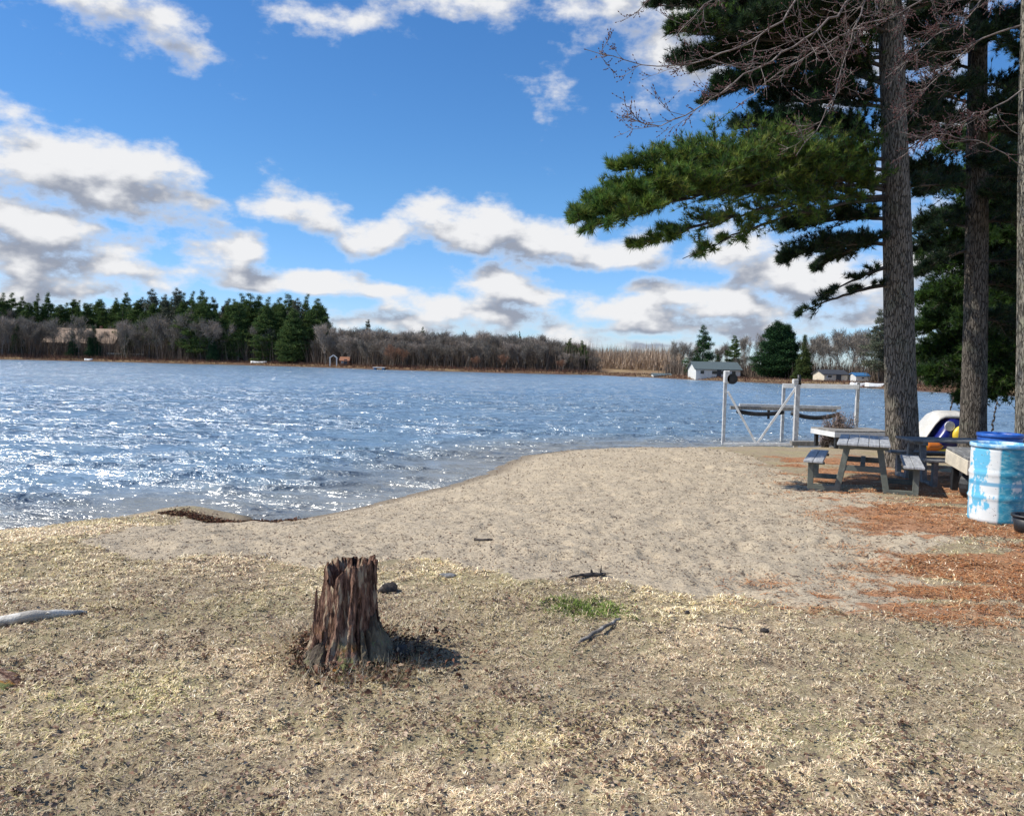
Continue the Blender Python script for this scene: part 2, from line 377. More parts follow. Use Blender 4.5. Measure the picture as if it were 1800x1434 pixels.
# ------------------------------------------------------------------ the ground sheet
def polar_grid(az_list, rings):
    A, Rr = np.meshgrid(az_list, rings); return Rr*np.sin(A), Rr*np.cos(A)
azs = np.concatenate([np.linspace(-math.pi, -.86, 60, endpoint=False), np.linspace(-.86, .86, 560, endpoint=False), np.linspace(.86, math.pi, 60)])
rings = np.concatenate([[0.02], np.geomspace(.6, 2.2, 30, endpoint=False), np.geomspace(2.2, 60, 520, endpoint=False), np.geomspace(60, 6000, 130)])
gx, gy = polar_grid(azs, rings); xf, yf = gx.ravel(), gy.ravel()
zf, sf = ground_s(xf, yf); zf = zf+relief(xf, yf, sf)
sa, ne = masks(xf, yf)
zf = zf+(1-sa)*np.clip(sf, 0, 1)*(1-sstep(np.hypot(xf, yf), 9, 16))*((fbm(xf*14, yf*14, 3, 171)-.5)*.04)
lump = sa*np.clip(sf/1.0, 0, 1)*(1-sstep(np.hypot(xf, yf), 25, 40))
zf = zf+lump*((fbm(xf*5.2, yf*5.2, 3, 77)-.5)*0.06-np.clip(vn(xf*4.1, yf*3.6, 55)-.60, 0, 1)*.13+np.clip(vn(xf*7.1, yf*6.1, 56)-.66, 0, 1)*.07)
R_, C_ = gx.shape; ii = np.arange(R_-1)[:, None]*C_+np.arange(C_-1)[None]; Q = np.stack([ii, ii+1, ii+C_+1, ii+C_], -1).reshape(-1, 4)[:, ::-1]
m, N, b = newmat('ground_cover'); t = N.node('ShaderNodeTexCoord'); O = t.outputs['Object']
aS = N.node('ShaderNodeAttribute', attribute_name='sand').outputs['Fac']; aN = N.node('ShaderNodeAttribute', attribute_name='needle').outputs['Fac']
aD = N.node('ShaderNodeAttribute', attribute_name='shore').outputs['Fac']; aF = N.node('ShaderNodeAttribute', attribute_name='far').outputs['Fac']
fine = N.noise(O, 55, 5, .7); med = N.noise(O, 7, 6, .65); big = N.noise(O, 1.1, 5, .6)
sandc = N.mix(N.ss(fine, .3, .7), (.36, .29, .20), (.62, .52, .375)); sandc = N.mix(N.ss(med, .42, .65, 0, .4), sandc, (.36, .31, .24))
sandc = N.mix(N.ss(N.noise(O, 17, 5, .75), .555, .61), sandc, (.15, .115, .085))  # dark specks, with the shading of dimples put into the sand colour
wet = N.ss(N.math('ADD', aD, N.math('MULTIPLY', N.math('SUBTRACT', med, .5), .8)), .12, .75, 1, 0); sandc = N.mix(N.math('MULTIPLY', wet, .75), sandc, (.17, .13, .085))
soil = N.mix(N.ss(fine, .3, .7), (.18, .135, .09), (.50, .41, .27)); soil = N.mix(N.ss(big, .45, .6, 0, .6), soil, (.34, .30, .165)); soil = N.mix(N.ss(med, .5, .68, 0, .7), soil, (.22, .165, .12))
ndl = N.mix(N.ss(fine, .35, .65), (.26, .11, .048), (.46, .23, .12))
sm = N.ss(N.math('ADD', aS, N.math('MULTIPLY', N.math('SUBTRACT', N.noise(O, 12, 5, .7), .5), .9)), .40, .60)
c = N.mix(sm, soil, sandc)
nm = N.ss(N.math('ADD', aN, N.math('MULTIPLY', N.math('SUBTRACT', N.noise(N.vmath('MULTIPLY', O, (1, 1.6, 1)), 9, 6, .75), .5), 1.3)), .42, .62, 0, .85)
c = N.mix(nm, c, ndl)
farc = N.mix(N.ss(N.noise(O, .16, 5, .6), .4, .6), (.17, .10, .06), (.30, .22, .12)); farc = N.mix(N.ss(aD, .2, 2.4, .8, 0), farc, (.09, .05, .035))
c = N.mix(aF, c, farc)
c = N.mix(N.ss(aD, -.02, -.5), c, (.09, .075, .045))
setin(N, b, 'Base Color', c); setin(N, b, 'Roughness', N.math('SUBTRACT', .95, N.math('MULTIPLY', wet, .3))); b.inputs['Specular IOR Level'].default_value = .2
hh = N.math('ADD', N.math('MULTIPLY', N.noise(O, 14, 6, .7), 1.0), N.math('MULTIPLY', fine, .5)); bump(N, b, hh, .8, .035)
g = npmesh('ground', np.stack([xf, yf, zf], 1), quads=Q, mat=m, smooth=True, attrs={'sand': sa, 'needle': ne, 'shore': sf, 'far': sstep(yf, 45, 70)})
tag(g, kind='structure')
# ------------------------------------------------------------------ the lake
wa = np.linspace(-1.05, 1.15, 760); wr = np.concatenate([np.geomspace(5.0, 60, 620, endpoint=False), np.geomspace(60, 320, 260)])
wx, wy = polar_grid(wa, wr); x_, y_ = wx.ravel(), wy.ravel()
z_ = np.zeros_like(x_); dist = np.hypot(x_, y_)
wd = math.radians(186)   # travel direction of the chop, towards the near shore
S_ = np.zeros_like(x_); S2 = np.zeros_like(x_); wxp = x_+.9*(fbm(x_*.5, y_*.5, 2, 91)-.5); wyp = y_+.7*(fbm(x_*.45+9, y_*.45, 2, 95)-.5)
for i in range(44):
    lam = 0.18*(1.35/0.18)**(i/43.0); k = 2*math.pi/lam; th = wd+rng.normal(0, .28); ph = rng.random()*6.28
    fade = 1-sstep(dist, lam*150, lam*380)
    a_ = k*(wxp*math.sin(th)+wyp*math.cos(th))+ph
    S_ += fade*lam**.9*np.sin(a_)
S_ /= .5*44**.5*.52
z_ = .0078*(np.exp(np.clip(1.1*S_, -4, 2.3))-1.3)
ws = poly_sd(x_, y_, LAKE); z_ *= .25+.75*np.clip(ws/3.0, 0, 1)
z_ *= .75+.6*fbm(x_*.12, y_*.2, 3, 5)
R_, C_ = wx.shape; ii = np.arange(R_-1)[:, None]*C_+np.arange(C_-1)[None]; Q = np.stack([ii, ii+1, ii+C_+1, ii+C_], -1).reshape(-1, 4)[:, ::-1]
keep = (ws[Q].max(1) > -1.2); Q = Q[keep]
used = np.unique(Q); rem = np.full(len(x_), -1); rem[used] = np.arange(len(used)); Q = rem[Q]
m, N, b = newmat('lake_water'); t = N.node('ShaderNodeTexCoord'); O = t.outputs['Object']
sh = N.node('ShaderNodeAttribute', attribute_name='shore').outputs['Fac']
c = N.mix(N.ss(sh, 0, 5, 1, 0), (.17, .26, .345), (.24, .24, .21))
setin(N, b, 'Base Color', c); setin(N, b, 'Roughness', .22); b.inputs['IOR'].default_value = 2.2
V1 = N.vmath('MULTIPLY', O, (.42, 1, 1))
gust = N.ss(N.noise(N.vmath('MULTIPLY', O, (.35, 1, 1)), .22, 6, .68), .34, .66, .4, 1.5)
def crest(sc, det, amp): return N.math('MULTIPLY', N.math('POWER', N.noise(V1, sc, det, .62, .3), 4.0), amp)
h = N.math('ADD', crest(1.0, 6, 9.0), N.math('ADD', crest(.33, 4, 12.0), N.math('MULTIPLY', N.noise(V1, 9, 3, .6), .07)))
h = N.math('ADD', N.math('MULTIPLY', h, gust), crest(.10, 4, 26.0))
bump(N, b, h, 1.0, .15)
wobj = npmesh('lake_water', np.stack([x_, y_, z_], 1)[used], quads=Q, mat=m, smooth=True, attrs={'shore': ws[used]}); tag(wobj, kind='structure')
# ------------------------------------------------------------------ grass, leaves, needles
def wedge(n, r0, r1, amax=.82, power=0.0):
    u = rng.random(n); r = r0*(r1/r0)**u if power == 0 else (r0**power+(r1**power-r0**power)*u)**(1/power)
    a = rng.uniform(-amax, amax, n); return r*np.sin(a), r*np.cos(a), r
def norm(v): return v/(np.linalg.norm(v, axis=-1, keepdims=True)+1e-9)
def pal(idx, P): return np.array(P)[idx]
n = 1050000
x, y, r = wedge(n, 2.3, 15.0)
sa, ne = masks(x, y); z, s = ground_s(x, y); z = z+relief(x, y, s)
patch = fbm(x*1.7, y*1.7, 4, 61); patch2 = fbm(x*4.5, y*4.5, 3, 71)
keepp = (sa+rng.normal(0, .16, n) < .45) & (s > .35) & (rng.random(n) < np.clip(.6+1.0*patch2, 0, 1)*(1-.75*ne)*(1-.7*sstep(poly_sd(x, y, NEEDLE), -.5, .2))*(1-.6*sstep(y, 8.5, 10)*(x > 3)))
x, y, r, z, patch, patch2, ne, s = [q[keepp] for q in (x, y, r, z, patch, patch2, ne, s)]; n = len(x)
gp = gpix(1030, 1070); gp2 = gpix(1465, 1290); gp3 = gpix(200, 1240)
green = np.exp(-(((x-gp[0])/.30)**2+((y-gp[1])/.22)**2)**2)
gy = .4*np.exp(-(((x-gp2[0])/.32)**2+((y-gp2[1])/.16)**2)) + .5*np.exp(-(((x-gp3[0])/.4)**2+((y-gp3[1])/.3)**2))
C = np.array([(.78, .655, .45), (.88, .80, .62), (.56, .42, .28), (.47, .43, .23), (.27, .20, .155), (.70, .595, .39)])
w_ = np.stack([.30+0*x, .16+.5*(patch > .56), .18+.35*(patch < .45), .12+.45*sstep(patch, .50, .60), .12+.5*sstep(patch2, .5, .4), .2+.3*patch], 1)
w_ = np.cumsum(w_/w_.sum(1, keepdims=True), 1); k = (rng.random((n, 1)) > w_).sum(1).clip(0, 5)
c = C[k]*rng.uniform(.65, 1.25, (n, 1))
c = np.where((rng.random(n) < green*.85)[:, None], np.array([(.17, .24, .06)])*rng.uniform(.7, 1.4, (n, 1)), c)
c = np.where((rng.random(n) < gy*.7)[:, None], np.array([(.44, .43, .21)])*rng.uniform(.7, 1.3, (n, 1)), c)
c = c*(.80+.45*sstep(fbm(x*.8, y*.8, 4, 333), .33, .66))[:, None]*np.where(patch[:, None] > .55, np.array([[.97, .94, .86]]), 1)
L = rng.uniform(.016, .048, n)*(1+.5*green)*np.clip(.6+r/12, .8, 1.5); wd_ = .0038*np.clip(r/3.4, .9, 3.2)*rng.uniform(.6, 1.4, n)
cl9 = fbm(x*14, y*14, 3, 171); z = z+(cl9-.5)*.04; L = L*(.6+.6*sstep(cl9, .35, .62)); c = c*(.78+.40*sstep(cl9, .36, .58))[:, None]
a = rng.uniform(0, 6.283, n)+.8*patch*6; lean = rng.uniform(.55, 1.25, n)*(1-.4*green)
hdir = np.stack([np.cos(a), np.sin(a), 0*a], 1); side = np.stack([-np.sin(a), np.cos(a), 0*a], 1)
B = np.stack([x, y, z-.004], 1); upv = np.array([[0, 0, 1.]])
mid = B+hdir*(L*lean*.45)[:, None]+upv*(L*(1.05-lean*.8)*.55)[:, None]
tip = B+hdir*(L*lean)[:, None]+upv*(L*(1.05-lean*.95)*.75)[:, None]
V = np.stack([B-side*wd_[:, None]/2, B+side*wd_[:, None]/2, mid+side*wd_[:, None]*.4, mid-side*wd_[:, None]*.4, tip], 1)
b0 = np.arange(n)*5; Qd = np.stack([b0, b0+1, b0+2, b0+3], 1); T = np.stack([b0+3, b0+2, b0+4], 1)
g = npmesh('dry_grass', V, quads=Qd, tris=T, mat=M_blade, vcol=np.repeat(c, 5, 0))
tag(g, 'matted dead straw coloured lawn grass around the stump', 'grass', kind='stuff')
def leaf_mesh(name, x, y, z, size, c, curl=.35, flat=.25, asp=.6):
    n = len(x); a = rng.uniform(0, 6.283, n); t1 = norm(np.stack([np.cos(a), np.sin(a), rng.normal(0, flat, n)], 1)); t2 = norm(np.cross(np.stack([rng.normal(0, flat, n), rng.normal(0, flat, n), np.ones(n)], 1), t1)); nn = np.cross(t1, t2)
    P = np.stack([x, y, z], 1); S = size[:, None]
    V = np.stack([P-t1*S*.5, P+t2*S*asp*.5+nn*S*curl*rng.uniform(0, 1, (n, 1)), P+t1*S*.5, P-t2*S*asp*.5+nn*S*curl*rng.uniform(0, 1, (n, 1))], 1)
    b0 = np.arange(n)*4
    return npmesh(name, V, tris=np.concatenate([np.stack([b0, b0+1, b0+2], 1), np.stack([b0, b0+2, b0+3], 1)]), mat=M_litter, vcol=np.repeat(c, 4, 0))
n = 85000; x, y, r = wedge(n, 2.3, 15)
sa, ne = masks(x, y); z, s = ground_s(x, y); z = z+relief(x, y, s); cl = fbm(x*2.3, y*2.3, 4, 88)
kk = (s > .2) & (sa < .5) & (rng.random(n) < .22+1.0*sstep(cl, .52, .68)); x, y, z, r = x[kk], y[kk], z[kk], r[kk]; n = len(x)
c = pal(rng.integers(0, 6, n), [(.13, .075, .05), (.30, .21, .15), (.08, .055, .045), (.18, .11, .075), (.42, .32, .23), (.11, .085, .075)])*rng.uniform(.7, 1.3, (n, 1))
tag(leaf_mesh('fallen_leaves', x, y, z+.016, rng.uniform(.008, .030, n), c), 'brown and reddish dead leaves scattered over the lawn', 'leaves', kind='stuff')
n = 60000; x, y, r = wedge(n, 6, 27, .8); sa, ne = masks(x, y); z, s = ground_s(x, y); z = z+relief(x, y, s)
kk = (s > .15) & (sa > .4) & (rng.random(n) < .3+.7*fbm(x*1.1, y*1.1, 3, 15)); x, y, z, r = x[kk], y[kk], z[kk], r[kk]; n = len(x)
c = pal(rng.integers(0, 4, n), [(.09, .06, .045), (.05, .04, .035), (.20, .12, .08), (.14, .11, .08)])*rng.uniform(.7, 1.3, (n, 1))
tag(leaf_mesh('beach_debris', x, y, z+.012, rng.uniform(.010, .042, n)*np.clip(r/14, .7, 1.5), c, .3, .3, .45), 'small dark twig and leaf bits scattered on the sand', 'debris', kind='stuff')
n = 260000; x, y, r = wedge(n, 5.5, 19, .74); kk = x > 1.5; x, y, r = x[kk], y[kk], r[kk]
sa, ne = masks(x, y); z, s = ground_s(x, y); z = z+relief(x, y, s); kk = rng.random(len(x)) < ne*1.1*sstep(fbm(x*3, y*5, 3, 19), .35, .55)+.05*(poly_sd(x, y, NEEDLE) > -.6)
x, y, z, r = x[kk], y[kk], z[kk], r[kk]; n = len(x)
a = rng.uniform(0, 6.283, n); L = rng.uniform(.05, .11, n); hd = np.stack([np.cos(a), np.sin(a), rng.uniform(-.05, .25, n)], 1); sd_ = np.stack([-np.sin(a), np.cos(a), 0*a], 1)*(.003*np.clip(r/5, 1, 3))[:, None]
B = np.stack([x, y, z+.008], 1); V = np.stack([B-sd_, B+sd_, B+hd*L[:, None]], 1)
c = pal(rng.integers(0, 4, n), [(.40, .16, .06), (.48, .23, .10), (.25, .10, .045), (.50, .31, .17)])*rng.uniform(.7, 1.25, (n, 1))
tag(npmesh('pine_needle_litter', V, tris=np.arange(n*3).reshape(-1, 3), mat=M_litter, vcol=np.repeat(c, 3, 0)), 'rusty orange pine needles drifted over sand and grass', 'pine needles', kind='stuff')
# ------------------------------------------------------------------ stump
sp = gpix(606, 1150); sx_, sy_ = sp[0], sp[1]+.05; sz_ = gz(sx_, sy_)-.05
NS, NH = 150, 60; th = np.linspace(0, 2*np.pi, NS, endpoint=False); hv = np.linspace(0, 1, NH)
TH, HV = np.meshgrid(th, hv)
def cn(t, f, seed): return fbm(np.cos(t)*f+20, np.sin(t)*f+20+seed, 3, seed)
top = .53+.05*(cn(th, 1.6, 3)-.5)*2+.022*(cn(th, 6, 7)-.5)*2
top = top-.08*np.exp(-((th-4.1)/.30)**2)+.02*np.cos(th)
Z = HV*top[None, :]
rad = .125+.02*(1-HV)+.17*np.exp(-Z/.06)+.03*np.exp(-Z/.25)
roots = .5+.5*np.cos(TH*5+1.1+.6*np.sin(TH*2)); rad = .135+.012*(1-HV)+(rad-.135)*(.45+.85*roots)
ridge = (fbm(TH*7/1.0+Z*1.5, Z*3.0, 3, 5)-.5)*.055+(vn(TH*24+Z*3, Z*7, 6)-.5)*.022
ridge = ridge+(vn(TH*60+5, Z*26, 16)-.5)*.016+(vn(TH*9+5, Z*9, 18)-.5)*.03
wrap = sstep(TH, 0, .4)*(1-sstep(TH, 5.9, 6.28)); rad = rad+ridge*(.3+.7*wrap)*(1-.35*HV)
X_ = rad*np.cos(TH)+.02*HV; Y_ = rad*np.sin(TH)
V = np.stack([X_, Y_, Z], -1).reshape(-1, 3)
ii = np.arange(NH-1)[:, None]*NS+np.arange(NS)[None]; jj = np.arange(NH-1)[:, None]*NS+(np.arange(NS)[None]+1) % NS
Q = [np.stack([ii, jj, jj+NS, ii+NS], -1).reshape(-1, 4)]
# hollow rotten heart
prev = (NH-1)*NS
for k, (f, dz) in enumerate([(.80, -.02), (.62, -.06), (.45, -.16), (.25, -.22), (.03, -.24)]):
    rr = np.stack([X_[-1]*f*(1+.15*(cn(th, 5, 40+k)-.5)), Y_[-1]*f, Z[-1]*(.55+.45*f)+.24*(1-.45-.55*f)*0+dz+.03*(cn(th, 7, 50+k)-.5)], 1)
    b_ = len(V); V = np.vstack([V, rr]); o_ = np.arange(NS); p_ = (o_+1) % NS; Q.append(np.stack([prev+o_, prev+p_, b_+p_, b_+o_], 1)); prev = b_
m, N, b = newmat('rotten_wood'); t = N.node('ShaderNodeTexCoord'); O = t.outputs['Object']; Vs = N.vmath('MULTIPLY', O, (1, 1, .22))
n1 = N.noise(Vs, 60, 6, .7); n2 = N.noise(Vs, 22, 4, .6); n3 = N.noise(O, 9, 5, .6)
c = N.mix(N.ss(n1, .36, .62), (.075, .04, .030), (.34, .20, .145)); c = N.mix(N.ss(n2, .53, .60), c, (.52, .40, .28)); c = N.mix(N.ss(n2, .44, .34), c, (.018, .010, .009))
zz = N.node('ShaderNodeSeparateXYZ', inp={0: O}).outputs[2]
low = N.ss(zz, .24, .03); c = N.mix(N.math('MULTIPLY', low, N.ss(n3, .50, .62)), c, (.30, .26, .19)); c = N.mix(N.math('MULTIPLY', low, N.ss(N.noise(O, 13, 4, .6), .56, .62)), c, (.45, .22, .06))
c = N.mix(N.math('MULTIPLY', N.ss(N.noise(O, 11, 3, .6), .56, .64), low), c, (.20, .22, .09))
setin(N, b, 'Base Color', c); setin(N, b, 'Roughness', .95); b.inputs['Specular IOR Level'].default_value = .1
bump(N, b, N.math('ADD', n1, n2), 1.0, .03); M_rot = m
st = empty('tree_stump', (sx_, sy_, sz_-.02)); tag(st, 'rotten dark brown tree stump with jagged hollow top on the lawn', 'stump')
npmesh('stump_wood', V, quads=np.concatenate(Q), mat=M_rot, parent=st, smooth=False)
def slab(name, th0, r0, h, w, tilt, seed, parent, mat, thick=.02):
    n_ = 14; m_ = 7; vs = []; R2 = random.Random(seed)
    prof = [R2.uniform(.55, 1) for _ in range(m_)]; prof[m_//2] = 1.0
    for side_ in (0, 1):
        for i in range(n_):
            for j in range(m_):
                u = j/(m_-1)-.5; hz = h*prof[j]*i/(n_-1); rr = r0+tilt*(1-i/(n_-1))**1.5+(thick if side_ else 0)*(1-.6*i/(n_-1))+R2.uniform(-.006, .006)
                aa = th0+u*w*(1-.35*i/(n_-1))/r0; vs.append((rr*math.cos(aa), rr*math.sin(aa), hz))
    fs = []; o_ = n_*m_
    for s_ in (0, 1):
        for i in range(n_-1):
            for j in range(m_-1):
                q = [s_*o_+i*m_+j, s_*o_+i*m_+j+1, s_*o_+(i+1)*m_+j+1, s_*o_+(i+1)*m_+j]; fs.append(q if s_ else q[::-1])
    for i in range(n_-1):
        for j in (0, m_-1): fs.append([i*m_+j, (i+1)*m_+j, o_+(i+1)*m_+j, o_+i*m_+j])
    for j in range(m_-1): fs.append([(n_-1)*m_+j, (n_-1)*m_+j+1, o_+(n_-1)*m_+j+1, o_+(n_-1)*m_+j])
    mb = MB(); mb.add(vs, fs); return mb.build(name, mat, parent)
M_slab = worn('mossy_bark', (.07, .05, .035), (.22, .185, .12), .95, 14, (1, 1, .2), 1.0, (.19, .21, .09), bd=.02)
slab('bark_slab', -.35, .165, .30, .16, .14, 1, st, M_slab); slab('bark_slab', -.75, .175, .22, .12, .12, 2, st, M_slab)
slab('splinter', 3.35, .155, .42, .035, .05, 3, st, M_rot, .012); slab('bark_slab', 4.15, .19, .16, .13, .13, 5, st, M_slab); slab('splinter', -1.1, .15, .5, .03, .03, 8, st, M_rot, .012)
# collar of taller straw and leaf mould round the stump base
n = 2600; aa = rng.uniform(0, 6.283, n); rr = rng.normal(.34, .09, n).clip(.2, .62); x = sx_+rr*np.cos(aa); y = sy_+rr*np.sin(aa); z = ground(x, y)
L = rng.uniform(.04, .11, n); hd = norm(np.stack([np.cos(aa)*.5+rng.normal(0, .5, n), np.sin(aa)*.5+rng.normal(0, .5, n), rng.uniform(.4, 1.2, n)], 1)); sd_ = np.stack([np.cos(aa+1.5), np.sin(aa+1.5), 0*aa], 1)*.002
B = np.stack([x, y, z], 1); V = np.stack([B-sd_, B+sd_, B+hd*L[:, None]], 1); c = C[rng.integers(0, 6, n)]*rng.uniform(.7, 1.3, (n, 1))
tag(npmesh('straw_collar', V, tris=np.arange(n*3).reshape(-1, 3), mat=M_blade, vcol=np.repeat(c, 3, 0)), 'tangle of taller dead grass round the foot of the stump', 'grass', kind='stuff')
n = 2400; aa = rng.uniform(0, 6.283, n); rr = .16+abs(rng.normal(0, .17, n))*(1+.6*np.cos(aa)); x = sx_+rr*np.cos(aa); y = sy_+rr*np.sin(aa)*.9; z = ground(x, y)
c = pal(rng.integers(0, 5, n), [(.07, .035, .025), (.14, .07, .045), (.05, .04, .03), (.20, .12, .08), (.30, .22, .15)])*rng.uniform(.7, 1.3, (n, 1))
tag(leaf_mesh('wood_crumbs', x, y, z+.03*rng.random(n)+.012, rng.uniform(.012, .045, n), c, .4, .5, .5), 'dark crumbs of rotten wood strewn round the foot of the stump', 'wood crumbs', kind='stuff')
# ------------------------------------------------------------------ sticks, stones on the ground
M_stick = worn('weathered_stick', (.17, .15, .13), (.42, .39, .34), .9, 14, (1, 1, 1), .8)
M_darkstick = worn('dark_stick', (.04, .032, .028), (.12, .10, .085), .9, 14, bmp=.8)
M_palestick = worn('bleached_stick', (.42, .39, .34), (.72, .69, .62), .9, 14, (1, 1, 1), .6)
M_stone = worn('field_stone', (.16, .16, .16), (.34, .33, .31), .9, 9, bmp=.8)
def stick(name, pts, rads, mat, label, lift=.5, twigs=()):
    root = empty(name, (0, 0, 0)) if twigs else None
    P = []
    for (a_, b_) in pts: q = gpix(a_, b_); P.append(q)
    P = np.array(P); tt = np.linspace(0, 1, 18); pp = np.stack([np.interp(tt, np.linspace(0, 1, len(P)), P[:, i]) for i in range(3)], 1)
    rr = np.interp(tt, np.linspace(0, 1, len(rads)), rads); pp[:, 2] = ground(pp[:, 0], pp[:, 1])+rr*.75+.012; pp[:, 0] += (vn(tt*9, tt*0, 3)-.5)*.02; pp[:, 1] += (vn(tt*8, tt*0, 5)-.5)*.03
    o_ = pp[0].copy(); mb = MB(); mb.tube(pp-o_, rr, 8)
    if root is None:
        o = mb.build(name, mat, None, True); o.location = o_; return tag(o, label, 'stick')
    root.location = o_; mb.build('stem', mat, root, True)
    for (t_, d, l_, r_) in twigs:
        q = pp[int(t_*17)]-o_; d = np.array(d); mb = MB(); mb.tube([q, q+d*l_*.5+np.array([0, 0, .01]), q+d*l_], [r_, r_*.7, r_*.3], 6); mb.build('twig', mat, root, True)
    return tag(root, label, 'stick')
stick('fallen_branch', [(-60, 1108), (60, 1093), (110, 1086), (158, 1080)], [.026, .032, .022, .006], M_palestick, 'pale bare branch lying at the left edge of the lawn', twigs=[(.85, (.5, .3, .8), .05, .005), (.5, (.6, -.5, .3), .10, .006)])
stick('fallen_stick', [(1018, 1134), (1055, 1112), (1092, 1092)], [.010, .013, .007], M_stick, 'thin grey stick slanting below the green grass patch')
stick('broken_twig', [(1000, 1019), (1035, 1015), (1066, 1013)], [.006, .017, .012], M_darkstick, 'dark knobbly twig at the sand edge above the green patch', twigs=[(.85, (.1, .1, 1), .07, .007), (.62, (-.2, .1, 1), .04, .012), (.95, (1, -.1, .05), .09, .005)])
stick('driftwood_stick', [(833, 952), (866, 952)], [.013, .010], M_darkstick, 'short dark stick lying flat in the middle of the sand')
stick('fallen_stick', [(1255, 1102), (1305, 1112)], [.004, .006], M_darkstick, 'small dark stick in the grass right of the green patch')
def rock(px, py, s, mat, name, label, cat, sq=(1, .8, .6), seed=1):
    q = gpix(px, py); vs = []; fs = []; R2 = random.Random(seed)
    import bmesh
    bm = bmesh.new(); bmesh.ops.create_icosphere(bm, subdivisions=3, radius=1)
    for v in bm.verts:
        p = v.co; k = 1+.35*(float(vn(p.x*1.7+9+seed, p.y*1.7+p.z*1.3+9, seed))-.5)+.18*(float(vn(p.x*5+9, p.y*5+p.z*4+9, seed+3))-.5)
        v.co = Vector((p.x*s*sq[0], p.y*s*sq[1], p.z*s*sq[2]))*k
    me = bpy.data.meshes.new(name); bm.to_mesh(me); bm.free(); me.materials.append(mat)
    o = bpy.data.objects.new(name, me); col.objects.link(o); o.location = (q[0], q[1], gz(q[0], q[1])+s*sq[2]*.5); o.rotation_euler = (0, 0, seed*1.3); return tag(o, label, cat)
rock(683, 1040, .075, M_darkstick, 'wood_chunk', 'dark chunk of rotten wood on the grass right of the stump', 'wood chunk', (1, .6, .55), 3)
rock(787, 1014, .065, M_stone, 'stone', 'flat grey stone in the grass behind the stump', 'stone', (1, .6, .28), 5)
rock(672, 889, .05, worn('pale', (.6, .58, .54), (.75, .73, .7)), 'paper_scrap', 'small white scrap lying at the waterline', 'litter', (1, .5, .2), 7)
rock(6, 1200, .10, M_rot, 'dark_hollow', 'flat black lump standing in for a dark hollow in the grass at the left edge', 'hollow', (1.5, .7, .26), 9)  # dark lump added in place of a shaded hollow in the ground
for i, (px, py, sc, lb) in enumerate([(705, 1150, .055, 'dark rotten lump beside the right foot of the stump'), (1343, 1111, .028, 'small dark cone in the grass left of the needle drift'), (1208, 1078, .02, 'tiny dark cone by the sand edge right of the green patch')]):
    rock(px, py, sc, M_darkstick, ['wood_chunk', 'pine_cone', 'pine_cone'][i], lb, ['wood chunk', 'pine cone', 'pine cone'][i], (1, .8, .6), 11+i)
# weed wrack piled at the waterline
n = 5200; q0 = onz(300, 905, .15); q1 = onz(505, 922, .05); t_ = rng.random(n); x = q0[0]+(q1[0]-q0[0])*t_+rng.normal(0, .10, n); y = np.interp(t_, [0, .3, .6, 1], [q0[1], onz(370, 908, .15)[1], onz(430, 926, .05)[1], q1[1]])+rng.normal(0, .12, n); 
z = np.maximum(ground(x, y), 0)+rng.random(n)*.07*np.exp(-((t_-.75)/.25)**2)+rng.random(n)*.03
c = pal(rng.integers(0, 4, n), [(.10, .045, .03), (.16, .07, .045), (.06, .04, .03), (.22, .15, .09)])*rng.uniform(.7, 1.3, (n, 1))
tag(leaf_mesh('washed_up_weed', x, y, z, rng.uniform(.03, .07, n), c, .3, .5, .35), 'dark reddish weed washed up in a drift at the waterline', 'weed', kind='stuff')
